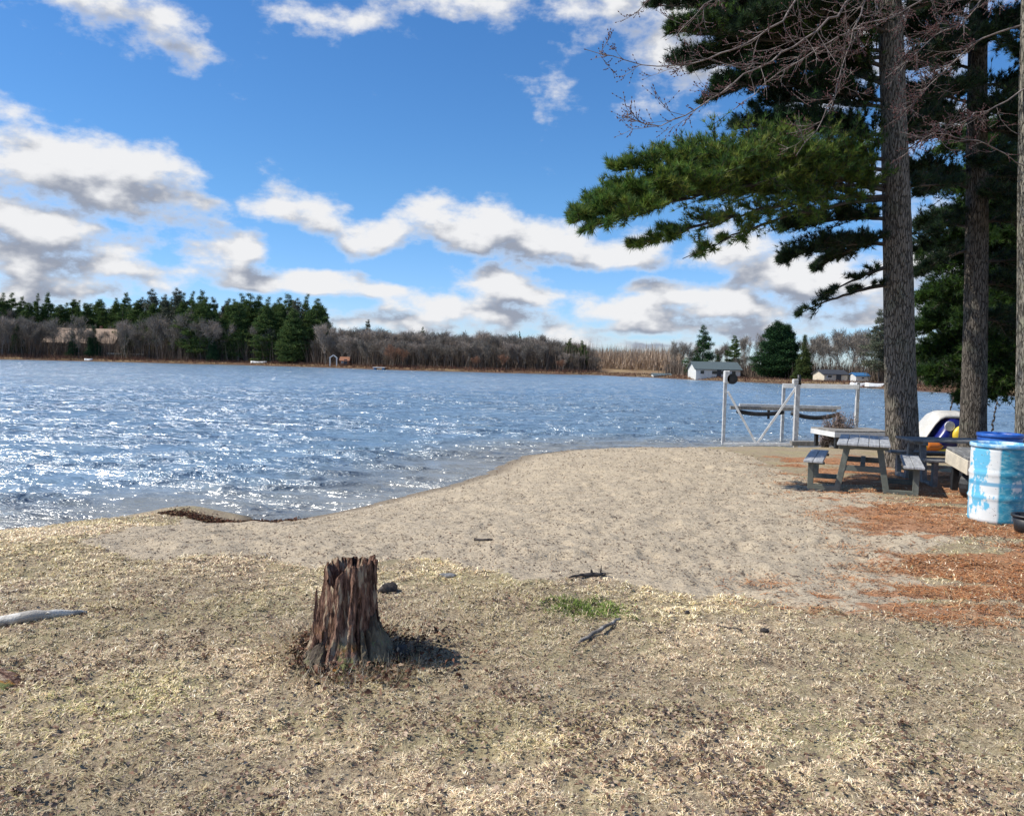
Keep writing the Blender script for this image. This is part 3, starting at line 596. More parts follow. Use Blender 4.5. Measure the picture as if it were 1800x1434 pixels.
# ------------------------------------------------------------------ foliage builders
def tufts(P, Dn, nn, ln, wdt, spread, cols, shade_var=.35):
    P = np.repeat(P, nn, 0); n = len(P); Dn = norm(np.repeat(Dn, nn, 0)+rng.normal(0, spread, (n, 3))); L = ln*rng.uniform(.6, 1.15, n)
    s_ = norm(np.cross(Dn, rng.normal(0, 1, (n, 3))))*(wdt*rng.uniform(.6, 1.3, n))[:, None]/2
    V = np.stack([P-s_, P+s_, P+Dn*L[:, None]], 1)
    m_ = n//nn; cc_ = np.array(cols)[rng.integers(0, len(cols), m_)]*rng.uniform(1-shade_var, 1+shade_var, (m_, 1)); cc_ = np.repeat(cc_, nn, 0)*rng.uniform(.8, 1.2, (n, 1))
    return V.reshape(-1, 3), np.repeat(cc_, 3, 0)
class Crown:
    def __init__(s): s.tv = []; s.tc = []; s.s0 = []; s.s1 = []; s.r0 = []; s.r1 = []
    def seg(s, a, b_, r0, r1):
        s.s0.append(np.atleast_2d(a)); s.s1.append(np.atleast_2d(b_)); k = len(np.atleast_2d(a)); s.r0.append(np.broadcast_to(r0, (k,)).astype(float)); s.r1.append(np.broadcast_to(r1, (k,)).astype(float))
    def bough(s, p0, p1, lift=.3, width=.8, twigs=60, start=.2, rad=.05, up=.35, dens=1.15, cols=None, tl=.135, tw=.011, nn=15, droop=0.0, sec=6):
        p0 = np.array(p0, float); p1 = np.array(p1, float); Lb = np.linalg.norm(p1-p0); ctrl = (p0+p1)/2+np.array([0, 0, lift])
        f = lambda t: ((1-t)**2)[:, None]*p0+(2*t*(1-t))[:, None]*ctrl+(t**2)[:, None]*p1
        tt = np.linspace(0, 1, 15); pts = f(tt)+rng.normal(0, .02*Lb/4, (15, 3))*np.sin(tt*np.pi)[:, None]; rr = rad*(1-tt*.85)
        s.seg(pts[:-1], pts[1:], rr[:-1], rr[1:])
        t = start+(1-start)*rng.random(twigs)**.85; B = f(t); e = 1e-3; T = norm(f(np.minimum(t+e, 1))-f(np.minimum(t+e, 1)-e))
        lat = norm(np.cross(T, [[0, 0, 1.]])); sg = np.where(rng.random(twigs) < .5, -1, 1)[:, None]
        prof = np.clip(np.sin(np.pi*np.clip((t-start)/(1-start)*.80+.18, 0, 1))**.6, .25, 1)
        ang = rng.uniform(.2, 1.15, (twigs, 1)); Dm = norm(T*np.cos(ang)+lat*sg*np.sin(ang)+np.array([[0, 0, 1.]])*rng.normal(up, .28, (twigs, 1)))
        Ls = width*prof*rng.uniform(.45, 1.1, twigs)
        E = B+Dm*Ls[:, None]-np.array([[0, 0, 1.]])*(droop*Ls*rng.uniform(.3, 1.3, twigs))[:, None]; Dm = norm(E-B)
        s.seg(B, E, .008+.006*width, .004)
        PB = []; PD = []
        def along(A, Bq, Dq, Lq, f0=.25, sp=.085):
            k = max(2, int(np.mean(Lq)/sp*dens)); u = f0+(1-f0)*((np.arange(k)+.5)/k)[None, :]+rng.normal(0, .03, (len(A), k))
            PB.append((A[:, None]+(Bq-A)[:, None]*u[..., None]).reshape(-1, 3)); PD.append(np.repeat(Dq, k, 0)+np.array([[0, 0, .45]]))
        along(B, E, Dm, Ls)
        for _ in range(sec):
            u = rng.uniform(.25, .95, twigs); A = B+(E-B)*u[:, None]; D2 = norm(Dm*.8+rng.normal(0, .45, (twigs, 3))*np.array([[1, 1, .6]])+np.array([[0, 0, .22]])); L2 = Ls*rng.uniform(.2, .5, twigs); E2 = A+D2*L2[:, None]
            s.seg(A, E2, .006, .003); along(A, E2, D2, L2, .1)
        PB = np.concatenate(PB)+rng.normal(0, .015, (sum(len(q) for q in PB), 3)); PD = np.concatenate(PD)
        v, c_ = tufts(PB, norm(PD), nn, tl, tw, .55, cols or [(.035, .065, .022), (.05, .085, .025), (.075, .11, .03), (.03, .055, .03)]); s.tv.append(v); s.tc.append(c_)
    def build(s, parent, twigmat, leafmat, leafname='needles', limb='limbs', n=5):
        v, q = prisms(np.concatenate(s.s0), np.concatenate(s.s1), np.concatenate(s.r0), np.concatenate(s.r1), n); npmesh(limb, v, quads=q, mat=twigmat, parent=parent, smooth=True)
        if s.tv: v = np.concatenate(s.tv); npmesh(leafname, v, tris=np.arange(len(v)).reshape(-1, 3), mat=leafmat, parent=parent, vcol=np.concatenate(s.tc))
def trunk_mesh(parent, base, pts, rads, mat, flare=.35, ns=56, bulge=.06, seed=0, step=.12):
    """pts: axis points relative to base (list of xyz), radii at those points"""
    pts = np.array(pts, float); L = np.concatenate([[0], np.cumsum(np.linalg.norm(np.diff(pts, axis=0), axis=1))]); k = int(L[-1]/step)
    u = np.linspace(0, L[-1], k); ax = np.stack([np.interp(u, L, pts[:, i]) for i in range(3)], 1); rr = np.interp(u, L, rads)
    th = np.linspace(0, 2*np.pi, ns, endpoint=False); U, TH = np.meshgrid(u, th, indexing='ij'); Rr = rr[:, None]*np.ones_like(TH)
    Rr = Rr*(1+flare*np.exp(-U/.35)*(.55+.6*np.cos(TH*4+seed+.7*np.sin(TH*2))))
    cx, sy = np.cos(TH), np.sin(TH); nz = fbm(cx*5+10+seed, sy*5+10+U*.9, 3, 200+seed)-.5; nz2 = vn(cx*13+30, sy*13+30+U*2.2, 300+seed)-.5
    Rr = Rr*(1+bulge*nz*2+.05*nz2)
    V = np.stack([ax[:, 0:1]+Rr*cx, ax[:, 1:2]+Rr*sy, ax[:, 2:3]+0*cx], -1).reshape(-1, 3); ii = np.arange(k-1)[:, None]*ns+np.arange(ns)[None]; jj = np.arange(k-1)[:, None]*ns+(np.arange(ns)[None]+1) % ns
    return npmesh('trunk', V, quads=np.stack([ii, jj, jj+ns, ii+ns], -1).reshape(-1, 4), mat=mat, parent=parent, smooth=True)
def near_tree(name, label, cat, pxbase, Y, pxtop, Hm, r0, r1, mat, seed):
    b_ = at(pxbase, 700, Y); tpx = at(pxtop, 0, Y); x0 = b_[0]; slope = (tpx[0]-b_[0])/(tpx[2]-b_[2]); z0 = gz(x0, Y)-.1
    xb = x0-slope*(b_[2]-z0); root = empty(name, (xb, Y, z0)); tag(root, label, cat)
    pts = [(slope*h, .03*math.sin(h*.6+seed), h) for h in np.linspace(0, Hm, 12)]
    trunk_mesh(root, None, pts, np.interp(np.linspace(0, 1, 12), [0, .45, 1], [r0, r1, r1*.35]), mat, seed=seed); return root, np.array([xb, Y, z0]), slope
def loc(root_xyz, p): return np.asarray(p)-root_xyz
DK_SHADE = [(.018, .040, .020), (.028, .058, .022), (.045, .078, .026), (.018, .036, .024)]  # needle greens darkened: backlit crown shade is put into the colour
MID_SUNLIT = [(.07, .15, .035), (.12, .21, .04), (.17, .25, .045), (.055, .12, .04), (.20, .24, .05)]  # brighter copy for the long boughs: sunlight is put into the colour
# --- pine A, nearest the picnic tables
rA, oA, sl_ = near_tree('white_pine', 'big pine with furrowed trunk behind the picnic tables and long bough over the water', 'pine', 1585, 16.5, 1564, 19, .315, .23, M_bark_pine, 1)
cr = Crown(); A = lambda px, py, Y=16.5: loc(oA, at(px, py, Y))
B_ = [  # start px,py ; end px,py,Y ; lift, width, twigs, droop, cols
 ((1560, 318), (1018, 388, 15.0), .55, 1.15, 120, .12, MID_SUNLIT), ((1560, 300), (1090, 300, 15.6), .35, .95, 95, .0, MID_SUNLIT), ((1560, 350), (1110, 345, 16.6), .2, .9, 80, .1, MID_SUNLIT),
 ((1560, 330), (1215, 300, 17.2), .3, .9, 80, .0, MID_SUNLIT), ((1560, 335), (1060, 350, 15.4), .5, 1.0, 100, .05, MID_SUNLIT), ((1560, 345), (1120, 430, 15.3), .4, .7, 60, .45, MID_SUNLIT), ((1560, 350), (1200, 455, 16.2), .4, .5, 22, .8, MID_SUNLIT), ((1560, 320), (1040, 400, 14.8), .6, .8, 90, .25, MID_SUNLIT), ((1560, 280), (1250, 320, 16.0), .3, .8, 80, .0, MID_SUNLIT), ((1560, 240), (1330, 250, 15.4), .3, .8, 60, 0, DK_SHADE+MID_SUNLIT[:1]),
 ((1555, 250), (1290, 225, 16.0), .25, .8, 70, .05, DK_SHADE), ((1560, 385), (1375, 405, 16.2), .2, .62, 70, .1, DK_SHADE), ((1560, 430), (1380, 455, 15.8), .25, .55, 60, .15, DK_SHADE), ((1565, 410), (1440, 470, 17.2), .1, .5, 40, .2, DK_SHADE),
 ((1560, 500), (1405, 552, 16.0), .15, .35, 12, .3, DK_SHADE), ((1558, 470), (1450, 520, 15.7), .1, .3, 9, .4, DK_SHADE),
 ((1560, 190), (1330, 185, 16.2), .2, .75, 60, .0, DK_SHADE), ((1562, 60), (1150, 10, 16.2), .2, .9, 80, 0, DK_SHADE), ((1562, 140), (1180, 110, 17), .2, .9, 80, 0, DK_SHADE), ((1562, 180), (1260, 150, 15.6), .25, .8, 70, 0, DK_SHADE+MID_SUNLIT[:1]), ((1562, 100), (1240, 180, 16.6), .4, .8, 60, .1, DK_SHADE), ((1562, 120), (1190, 55, 15.4), .3, 1.0, 110, .0, DK_SHADE+MID_SUNLIT[:2]), ((1562, 90), (1215, 120, 16.4), .3, .9, 90, .0, DK_SHADE), ((1562, 60), (1200, -10, 16.0), .2, .9, 90, .0, DK_SHADE+MID_SUNLIT[:1]),
 ((1560, 150), (1280, 100, 17.5), .3, .9, 80, .0, DK_SHADE), ((1562, 10), (1175, -60, 16.5), .3, 1.1, 90, .0, DK_SHADE), ((1565, 60), (1400, 20, 15.2), .2, .8, 60, .0, DK_SHADE), ((1562, 20), (1300, 50, 15.0), .2, .8, 70, .0, DK_SHADE), ((1562, -20), (1330, -60, 17.5), .2, .9, 60, .0, DK_SHADE),
 ((1570, 130), (1690, 90, 16.6), .2, .7, 45, .0, DK_SHADE), ((1572, 240), (1680, 215, 17.0), .2, .6, 40, .0, DK_SHADE), ((1575, 30), (1730, -10, 16.0), .2, .8, 50, .0, DK_SHADE), ((1578, 330), (1680, 330, 17.2), .1, .55, 22, .1, DK_SHADE), ((1578, 190), (1720, 150, 17.6), .1, .6, 34, .1, DK_SHADE)]
for (a, e, lf, wdh, tn, dr, cl_) in B_: cr.bough(A(*a), A(e[0], e[1], e[2]-(2.3 if cl_ is MID_SUNLIT else 0)), lf, wdh, int(tn*1.4), .05, .045, .42, 1.15, cl_, droop=dr)
for h in np.arange(9.6, 18.6, .75):   # the crown goes on above the picture
    for k in range(3):
        a = rng.uniform(0, 6.283); Lb = 3.6*(1-(h-9)/12)*rng.uniform(.7, 1.1); s0 = np.array([sl_*h, 0, h]); cr.bough(s0, s0+np.array([math.cos(a)*Lb, math.sin(a)*Lb, .5]), .3, .8, 34, .2, .04, .3, .8, DK_SHADE, nn=8, tw=.011)
cr.build(rA, M_pinetwig, M_needle_leaf)
# --- pine B
rB, oB, sl_ = near_tree('white_pine', 'dark pine standing between the first pine trunk and the grey-barked tree', 'pine', 1712, 18.5, 1721, 20, .28, .2, M_bark_dark, 2)
cr = Crown(); A = lambda px, py, Y=18.5: loc(oB, at(px, py, Y))
B_ = [((1700, 365), (1608, 440, 18), .1, .6, 34, .2), ((1700, 250), (1600, 240, 18.5), .1, .6, 40, 0), ((1705, 120), (1600, 120, 19), .2, .7, 40, 0), ((1700, 400), (1620, 400, 19.2), .2, .55, 36, .1), ((1705, 30), (1620, 30, 18), .2, .8, 50, 0), ((1700, 180), (1590, 170, 17.6), .2, .7, 42, 0), ((1700, 300), (1615, 340, 19.5), .2, .6, 30, .1),
      ((1700, 330), (1600, 300, 18), .1, .7, 40, 0), ((1700, 440), (1615, 480, 18.6), .1, .6, 30, .2), ((1700, 210), (1610, 200, 19.4), .1, .8, 50, 0), ((1700, 90), (1590, 60, 18.5), .1, .8, 50, 0), ((1705, -10), (1600, -20, 18.2), .1, .9, 50, 0), ((1730, 20), (1800, 100, 17), .2, .9, 60, 0), ((1728, 350), (1800, 370, 17.4), .2, .9, 60, 0), ((1728, 200), (1800, 210, 17.2), .2, .9, 60, 0), ((1725, 500), (1810, 520, 18.4), .2, .8, 60, .1), ((1722, 560), (1790, 590, 18.6), .2, .7, 50, .1),
      ((1730, 60), (1830, 40, 18), .2, .9, 60, 0), ((1730, 150), (1850, 170, 18.5), .2, .9, 70, 0), ((1728, 230), (1840, 250, 18), .2, .9, 70, .1), ((1726, 310), (1850, 330, 19), .2, .9, 70, .1), ((1724, 390), (1850, 410, 18.3), .2, .9, 70, .1), ((1724, 460), (1840, 480, 18.8), .2, .8, 60, .1), ((1722, -30), (1640, -60, 19), .2, .9, 50, 0), ((1722, -30), (1830, -60, 19), .2, .9, 50, 0), ((1720, 300), (1760, 290, 16.8), .2, .6, 36, 0), ((1720, 90), (1690, 80, 16.8), .2, .7, 36, 0)]
for (a, e, lf, wdh, tn, dr) in B_: cr.bough(A(*a), A(*e), lf, wdh, int(tn*1.25), .08, .04, .3, 1.1, DK_SHADE, droop=dr, tw=.013)
for h in np.arange(11.5, 19.5, .8):
    for k in range(3):
        a = rng.uniform(0, 6.283); Lb = 3.4*(1-(h-10)/12)*rng.uniform(.7, 1.1); s0 = np.array([sl_*h, 0, h]); cr.bough(s0, s0+np.array([math.cos(a)*Lb, math.sin(a)*Lb, .5]), .3, .8, 32, .2, .04, .3, .8, DK_SHADE, nn=8, tw=.011)
cr.build(rB, M_pinetwig, M_needle_leaf)
# --- low-boughed evergreen behind them, by the water
rC, oC, sl_ = near_tree('evergreen_tree', 'low-boughed green evergreen hanging over the water behind the dark pine', 'evergreen', 1822, 24.5, 1826, 15, .2, .14, M_bark_dark, 3)
cr = Crown(); A = lambda px, py, Y=24.5: loc(oC, at(px, py, Y))
GR = [(.03, .07, .018), (.05, .105, .02), (.08, .145, .026), (.025, .055, .022)]
for i, (e, wdh, tn) in enumerate([((1640, 330, 24), 1.1, 80), ((1660, 260, 25), 1.1, 70), ((1620, 440, 24.5), 1.1, 80), ((1640, 395, 23.4), 1.1, 80), ((1700, 330, 23), 1.1, 80), ((1740, 420, 22.6), 1.1, 80), ((1730, 250, 23.5), 1.1, 80), ((1640, 540, 25.6), 1.2, 90), ((1720, 670, 22.6), 1.0, 80), ((1640, 470, 24), 1.1, 80), ((1625, 520, 23.5), 1.1, 90), ((1612, 575, 24), 1.1, 100), ((1618, 620, 24.5), 1.1, 110), ((1622, 655, 23.5), 1.0, 100), ((1640, 672, 25), .9, 80), ((1690, 700, 23.8), .8, 70), ((1740, 690, 24), 1.0, 80), ((1700, 560, 22.5), 1.1, 90), ((1720, 620, 22.8), 1.1, 90), ((1760, 520, 22.6), 1.1, 80), ((1660, 430, 25), 1.0, 60), ((1700, 380, 24), 1.1, 60), ((1790, 650, 22.5), .9, 80), ((1745, 470, 23), 1.1, 80), ((1690, 640, 24), 1.0, 80), ((1660, 600, 25.5), 1.1, 80), ((1700, 500, 25), 1.2, 80), ((1900, 500, 24), 1.2, 60), ((1910, 600, 24), 1.2, 60), ((1900, 650, 24), 1.2, 60)]):
    cr.bough(A(1822, max(e[1]-40, 120)), A(*e), .25, wdh*1.1, int(tn*1.8), .05, .04, .2, 1.0, GR, tl=.15, tw=.016, nn=11, droop=.25, sec=4)
for h in np.arange(6.5, 14.6, .7):
    for k in range(4):
        a = rng.uniform(0, 6.283); Lb = 2.8*(1-(h-6)/10)*rng.uniform(.7, 1.1); s0 = np.array([0, 0, h]); cr.bough(s0, s0+np.array([math.cos(a)*Lb, math.sin(a)*Lb, -.1]), .1, .7, 32, .2, .03, .2, .8, GR, nn=8, tw=.014, tl=.13)
cr.build(rC, M_pinetwig, M_needle_leaf)
# --- grey-barked bare maple at the right edge
rD, oD, sl_ = near_tree('bare_maple', 'pale grey-barked bare tree at the right edge behind the blue barrel', 'tree', 1810, 11.6, 1816, 13, .205, .15, M_bark_maple, 4)
cr = Crown(); A = lambda px, py, Y=11.6: loc(oD, at(px, py, Y)); buds = []
def maple(poly, r0, r1, side_len=.9, nside=20, lvl2=7):
    nside = int(nside*1.5)
    P = np.array(poly); L = np.concatenate([[0], np.cumsum(np.linalg.norm(np.diff(P, axis=0), axis=1))]); k = max(8, int(L[-1]/.18)); u = np.linspace(0, L[-1], k)
    pp = np.stack([np.interp(u, L, P[:, i]) for i in range(3)], 1); 
    pp[1:-1] = (pp[:-2]+2*pp[1:-1]+pp[2:])/4; pp += rng.normal(0, .018, pp.shape); r0 = r0*.55; rr = np.linspace(r0, r1*.8, k); cr.seg(pp[:-1], pp[1:], rr[:-1], rr[1:])
    def curve(a, d, Ln, r_, upw, ns=5):
        q = [a]; 
        for i in range(ns): d = norm(d+np.array([0, 0, upw/ns])+rng.normal(0, .16, 3)); q.append(q[-1]+d*Ln/ns)
        q = np.array(q); rr_ = np.linspace(r_, r_*.45, ns+1); cr.seg(q[:-1], q[1:], rr_[:-1], rr_[1:]); return q
    for i in range(nside):
        t = rng.uniform(.25, 1)**.8; j = min(int(t*(k-1)), k-2); T = norm(pp[j+1]-pp[j]); d = norm(T*rng.uniform(.4, 1.1)+rng.normal(0, .6, 3)*np.array([1, .8, .8])); Ln = side_len*rng.uniform(.4, 1.1)*(1.15-.5*t)
        q = curve(pp[j], d, Ln, .0042, rng.uniform(-.2, .8)); buds.append((q[-1], q[-1]-q[-2]))
        for m_ in range(lvl2):
            jj = rng.integers(1, 5); d2 = norm(norm(q[jj+0]-q[jj-1])+rng.normal(0, .65, 3)); q2 = curve(q[jj], d2, Ln*rng.uniform(.2, .45), .0028, .3, 3); buds.append((q2[-1], q2[-1]-q2[-2])); buds.append((q2[1], q2[-1]-q2[-2])); buds.append((q2[2], rng.normal(0, 1, 3)))
    buds.append((pp[-1], pp[-1]-pp[-2]))
maple([A(1815, -350), A(1640, -260, 11.2), A(1480, -90, 10.9), A(1350, 60, 10.8), A(1210, 117, 10.7), A(1120, 112, 10.6), A(1028, 84, 10.5)], .05, .005, .75, 22)
maple([A(1815, -300), A(1700, -200, 11), A(1560, -60, 10.6), A(1430, 60, 10.4), A(1300, 140, 10.3), A(1215, 200, 10.2), A(1155, 222, 10.2), A(1085, 205, 10.1)], .05, .005, .8, 26)
maple([A(1815, -260), A(1640, -150, 11.3), A(1530, -20, 11), A(1475, 130, 10.9), A(1445, 220, 10.8), A(1400, 270, 10.8)], .04, .005, .75, 24)
maple([A(1815, -200), A(1700, -80, 11.8), A(1600, 20, 11.8), A(1480, 60, 11.7), A(1370, 130, 11.6), A(1290, 190, 11.5)], .035, .004, .7, 22)
maple([A(1812, 150), A(1740, 190, 11.5), A(1680, 215, 11.2), A(1600, 260, 11)], .022, .004, .6, 16)
maple([A(1812, 40), A(1740, 60, 11.8), A(1660, 120, 12), A(1585, 210, 12.2)], .028, .004, .6, 18)
maple([A(1812, 300), A(1750, 260, 11), A(1690, 240, 10.8), A(1600, 238, 10.5)], .018, .004, .4, 10, 3)
maple([A(1815, -380), A(1600, -300, 12), A(1380, -120, 12), A(1260, -10, 12), A(1190, 60, 12)], .04, .005, .8, 24)
maple([A(1815, -100), A(1760, -40, 11), A(1700, 30, 10.8), A(1650, 60, 10.6), A(1560, 140, 10.4)], .03, .004, .7, 18)
maple([A(1815, -420), A(1500, -340, 11.5), A(1300, -200, 11.3), A(1180, -60, 11.2), A(1115, 30, 11.2)], .04, .005, .6, 18)
for a in (0.3, 1.4, 5.2, 4.3):
    maple([np.array([0, 0, 7.5+a]), np.array([math.cos(a)*1.5, math.sin(a)*1.5, 9.5+a]), np.array([math.cos(a)*3, math.sin(a)*3, 11+a])], .05, .006, .9, 16, 4)
cr.build(rD, M_twig, None, limb='branches', n=4)
bp = np.array([q[0] for q in buds]); bd = norm(np.array([q[1] for q in buds])); v, q = prisms(bp-bd*.004, bp+bd*.006, .004, .0085, 5); v2, q2 = prisms(bp+bd*.006, bp+bd*.022, .0085, .001, 5)
npmesh('buds', np.concatenate([v, v2]), quads=np.concatenate([q, q2+len(v)]), mat=M_bud, parent=rD)
#@@PART3
# ------------------------------------------------------------------ far shore: prototypes
def far_bare(name, seed, h, spread, tint, tmat):
    R = np.random.default_rng(seed); s0, s1, r0, r1 = [], [], [], []; tips = []
    def grow(p, d, L, r, lev):
        q = p
        for i in range(3):
            d = norm(d+R.normal(0, .12, 3)+np.array([0, 0, .05])); e = q+d*L/3; s0.append(q); s1.append(e); ra = r*(1-.22*i); s_r = r*(1-.22*(i+1)); r0.append(ra); r1.append(s_r); q = e
            if lev >= 1: tips.append((q, d, L))
        if lev < 4:
            for k in range(2 if lev else 3):
                nd = norm(d+R.normal(0, .42, 3)*np.array([spread, spread, .5])+np.array([0, 0, .25])); grow(q, nd, L*R.uniform(.66, .90), r*.42 if lev > 0 else r*.5, lev+1)
    grow(np.zeros(3), np.array([0, 0, 1.]), h*.27, h*.012, 0)
    root = empty(name); v, q = prisms(np.array(s0), np.array(s1), np.array(r0), np.array(r1), 5); npmesh('trunk', v, quads=q, mat=tmat, parent=root, smooth=True)
    P = np.array([t[0] for t in tips]); Dn = np.array([t[1] for t in tips]); rep = 13; P = np.repeat(P, rep, 0)+R.normal(0, .45, (len(P)*rep, 3)); Dn = norm(np.repeat(Dn, rep, 0)+R.normal(0, .5, (len(P), 3))+np.array([0, 0, .3])); n = len(P)
    Lr = h*R.uniform(.05, .11, n); sd_ = norm(np.cross(Dn, R.normal(0, 1, (n, 3))))*(h*.0031*R.uniform(.6, 1.4, n))[:, None]
    V = np.stack([P-sd_, P+sd_, P+Dn*Lr[:, None]], 1); c = np.array(tint)*R.uniform(.65, 1.35, (n, 1))
    npmesh('crown', V, tris=np.arange(n*3).reshape(-1, 3), mat=M_far, parent=root, vcol=np.repeat(c, 3, 0)); zmax = V[:, 2, 2].max(); root['h'] = 1.0; return root, zmax
def far_conifer(name, seed, h, kind, cols, tmat):
    R = np.random.default_rng(seed); root = empty(name); low = {'pine': .20, 'deep': .07, 'spruce': .04, 'layered': .10, 'full': .06}[kind]; z = h*low; s0, s1, ra = [], [], []; PP, DD, WW = [], [], []
    while z < h*.985:
        f = (z/h-low)/(1-low)
        env = {'deep': (.25*(1-f)**.62)*(.7+.4*np.sin(f*3.3+.3))+.012, 'pine': (.235*(1-f)**.5)*(.6+.5*np.sin(f*3.3+.3))+.012, 'spruce': .20*(1-f)+.01, 'layered': .30*(1-f)**.8+.012, 'full': .34*(1-f)**.75*(.75+.5*np.sin(min(f*3+.5, 2)))+.01}[kind]*h
        nb = {'pine': 5, 'deep': 7, 'spruce': 7, 'layered': 5, 'full': 8}[kind]
        for k in range(nb):
            a = R.uniform(0, 6.283); L = env*R.uniform(.5, 1.15)*(1.25 if kind == 'layered' and R.random() < .4 else 1); el_ = {'deep': R.normal(.12, .2), 'pine': R.normal(.15, .2), 'spruce': -.15, 'layered': R.normal(.05, .08), 'full': R.normal(.15, .15)}[kind]
            if kind == 'pine' and R.random() < .12: continue
            d = norm(np.array([math.cos(a), math.sin(a), el_])); p = np.array([0, 0, z]); s0.append(p); s1.append(p+d*L); ra.append(.05)
            m_ = int(18+L*14); u = R.uniform(.18, 1.02, m_)**.8; lat = np.cross(d, [0, 0, 1.]); q = p+d*(u*L)[:, None]+lat*(R.normal(0, .26, m_)*L*(.35+.6*(1-abs(u-.55))))[:, None]+np.array([0, 0, 1.])*R.normal(.05, .10+.03*h*.1, m_)[:, None]
            WW.append(np.full(m_, min(1.0, max(.38, L/1.6)))); PP.append(q); DD.append(norm(d+R.normal(0, .55, (m_, 3))+np.array([0, 0, .25 if kind != 'spruce' else -.1])))
        z += h*{'pine': .045, 'deep': .036, 'spruce': .030, 'layered': .052, 'full': .030}[kind]*R.uniform(.7, 1.3)
    tz = np.linspace(0, h*.97, 9); tp = np.stack([R.normal(0, .05, 9)*np.linspace(0, 1, 9), R.normal(0, .05, 9), tz], 1); rr = np.interp(tz, [0, h], [h*.0135, .03])
    s0 = np.concatenate([tp[:-1], np.array(s0)]); s1 = np.concatenate([tp[1:], np.array(s1)]); r0 = np.concatenate([rr[:-1], ra]); r1 = np.concatenate([rr[1:], np.array(ra)*.3])
    v, q = prisms(s0, s1, r0, r1, 6); npmesh('trunk', v, quads=q, mat=tmat, parent=root, smooth=True)
    P = np.concatenate(PP); Dn = np.concatenate(DD); rep = 4; P = np.repeat(P, rep, 0)+R.normal(0, .22, (len(P)*rep, 3)); Dn = norm(np.repeat(Dn, rep, 0)+R.normal(0, .35, (len(P), 3))); n = len(P)
    sc = h/18.0; ws_ = np.repeat(np.concatenate(WW), rep); L = R.uniform(.30, .62, n)*sc**.5*ws_; sd_ = norm(np.cross(Dn, R.normal(0, 1, (n, 3))))*(R.uniform(.045, .09, n)*sc**.5*ws_)[:, None]
    V = np.stack([P-Dn*(L*.4)[:, None], P+sd_, P+Dn*(L*.6)[:, None], P-sd_], 1); b0 = np.arange(n)*4
    c = np.array(cols)[R.integers(0, len(cols), n//rep)]; c = np.repeat(c, rep, 0)*R.uniform(.6, 1.4, (n, 1))
    npmesh('crown', V, tris=np.concatenate([np.stack([b0, b0+1, b0+2], 1), np.stack([b0, b0+2, b0+3], 1)]), mat=M_far, parent=root, vcol=np.repeat(c, 4, 0)); return root, h
M_ftr = worn('far_trunk', (.12, .10, .085), (.24, .21, .18), .95, 1, bmp=0); M_ftr2 = worn('far_pale_trunk', (.26, .23, .20), (.42, .39, .35), .95, 1, bmp=0)
GREY = [(.22, .195, .165)]; BRN = [(.26, .15, .10)]; TAN = [(.46, .36, .26)]; GRY2 = [(.33, .28, .235)]
PROTO = {}
def reg(k, rt): root, h = rt; PROTO[k] = (root, h, False)
for i in range(4): reg('bare%d' % i, far_bare('bare_tree', 50+i, 15, .9+.2*i, GREY, M_ftr))
for i in range(2): reg('pale%d' % i, far_bare('bare_tree', 60+i, 15, .8+.3*i, GRY2, M_ftr2))
reg('brown0', far_bare('brown_leaved_tree', 70, 12, 1.2, BRN, M_ftr))
for i in range(2): reg('tan%d' % i, far_bare('bare_tree', 80+i, 13, 1.0+.2*i, TAN, M_ftr2))
PC = [(.07, .12, .04), (.10, .155, .045), (.14, .18, .055), (.05, .09, .04)]; PG = [(.10, .12, .08), (.14, .155, .10), (.07, .09, .06), (.18, .17, .13)]; PS = [(.035, .085, .04), (.055, .115, .045), (.028, .06, .034)]
for i in range(3): reg('pine%d' % i, far_conifer('far_pine', 90+i, 20, 'pine', PC, M_ftr))
for i in range(2): reg('deep%d' % i, far_conifer('far_pine', 190+i, 20, 'deep', PC, M_ftr))
for i in range(2): reg('gpine%d' % i, far_conifer('far_pine', 95+i, 20, 'pine', PG, M_ftr))
reg('spruce0', far_conifer('spruce_tree', 100, 12, 'spruce', PS, M_ftr)); reg('spruce1', far_conifer('spruce_tree', 101, 12, 'spruce', [(.06, .09, .03), (.09, .11, .035), (.045, .07, .025)], M_ftr))
reg('layered', far_conifer('layered_pine', 110, 13, 'layered', PS+PC[:1], M_ftr)); reg('full', far_conifer('wide_spruce', 111, 13, 'full', [(.028, .065, .028), (.042, .09, .03), (.02, .045, .022)], M_ftr))
FX = np.array([p[0] for p in FAR_PX])[::-1].astype(float); FY = np.array([onz(*p)[1] for p in FAR_PX])[::-1]
def shoreY(px): return float(np.interp(px, FX, FY))
def plant(key, px, off, top=None, label=None, cat='tree', group=None, wid=1.0, H=None):
    root, h, used = PROTO[key]; Y = shoreY(px)+off; x = at(px, 640, Y)[0]; z = gz(x, Y)
    if H is None: H = at(px, top, Y)[2]-z
    sc = H/h
    if not used: o = root; PROTO[key] = (root, h, True)
    else:
        o = root.copy(); col.objects.link(o)
        for ch in root.children: c_ = ch.copy(); col.objects.link(c_); c_.parent = o
    if 'h' in o: del o['h']
    o.location = (x, Y, z-.1); o.rotation_euler = (0, 0, rng.uniform(0, 6.283)); o.scale = (sc*wid, sc*wid, sc)
    for k_ in ('label', 'group'): 
        if k_ in o: del o[k_]
    return tag(o, label, cat, group)
LB_P = 'tall dark pine in the tree line across the lake, left of the low brown wood'; G_P = 'pines in the far-shore tree line'
LB_B = 'bare grey-brown tree in the wood across the lake'; G_B = 'bare trees in the wood across the lake'
LB_L = 'bare grey tree mixed among the far pines on the left'; G_L = 'bare trees among the far pines'
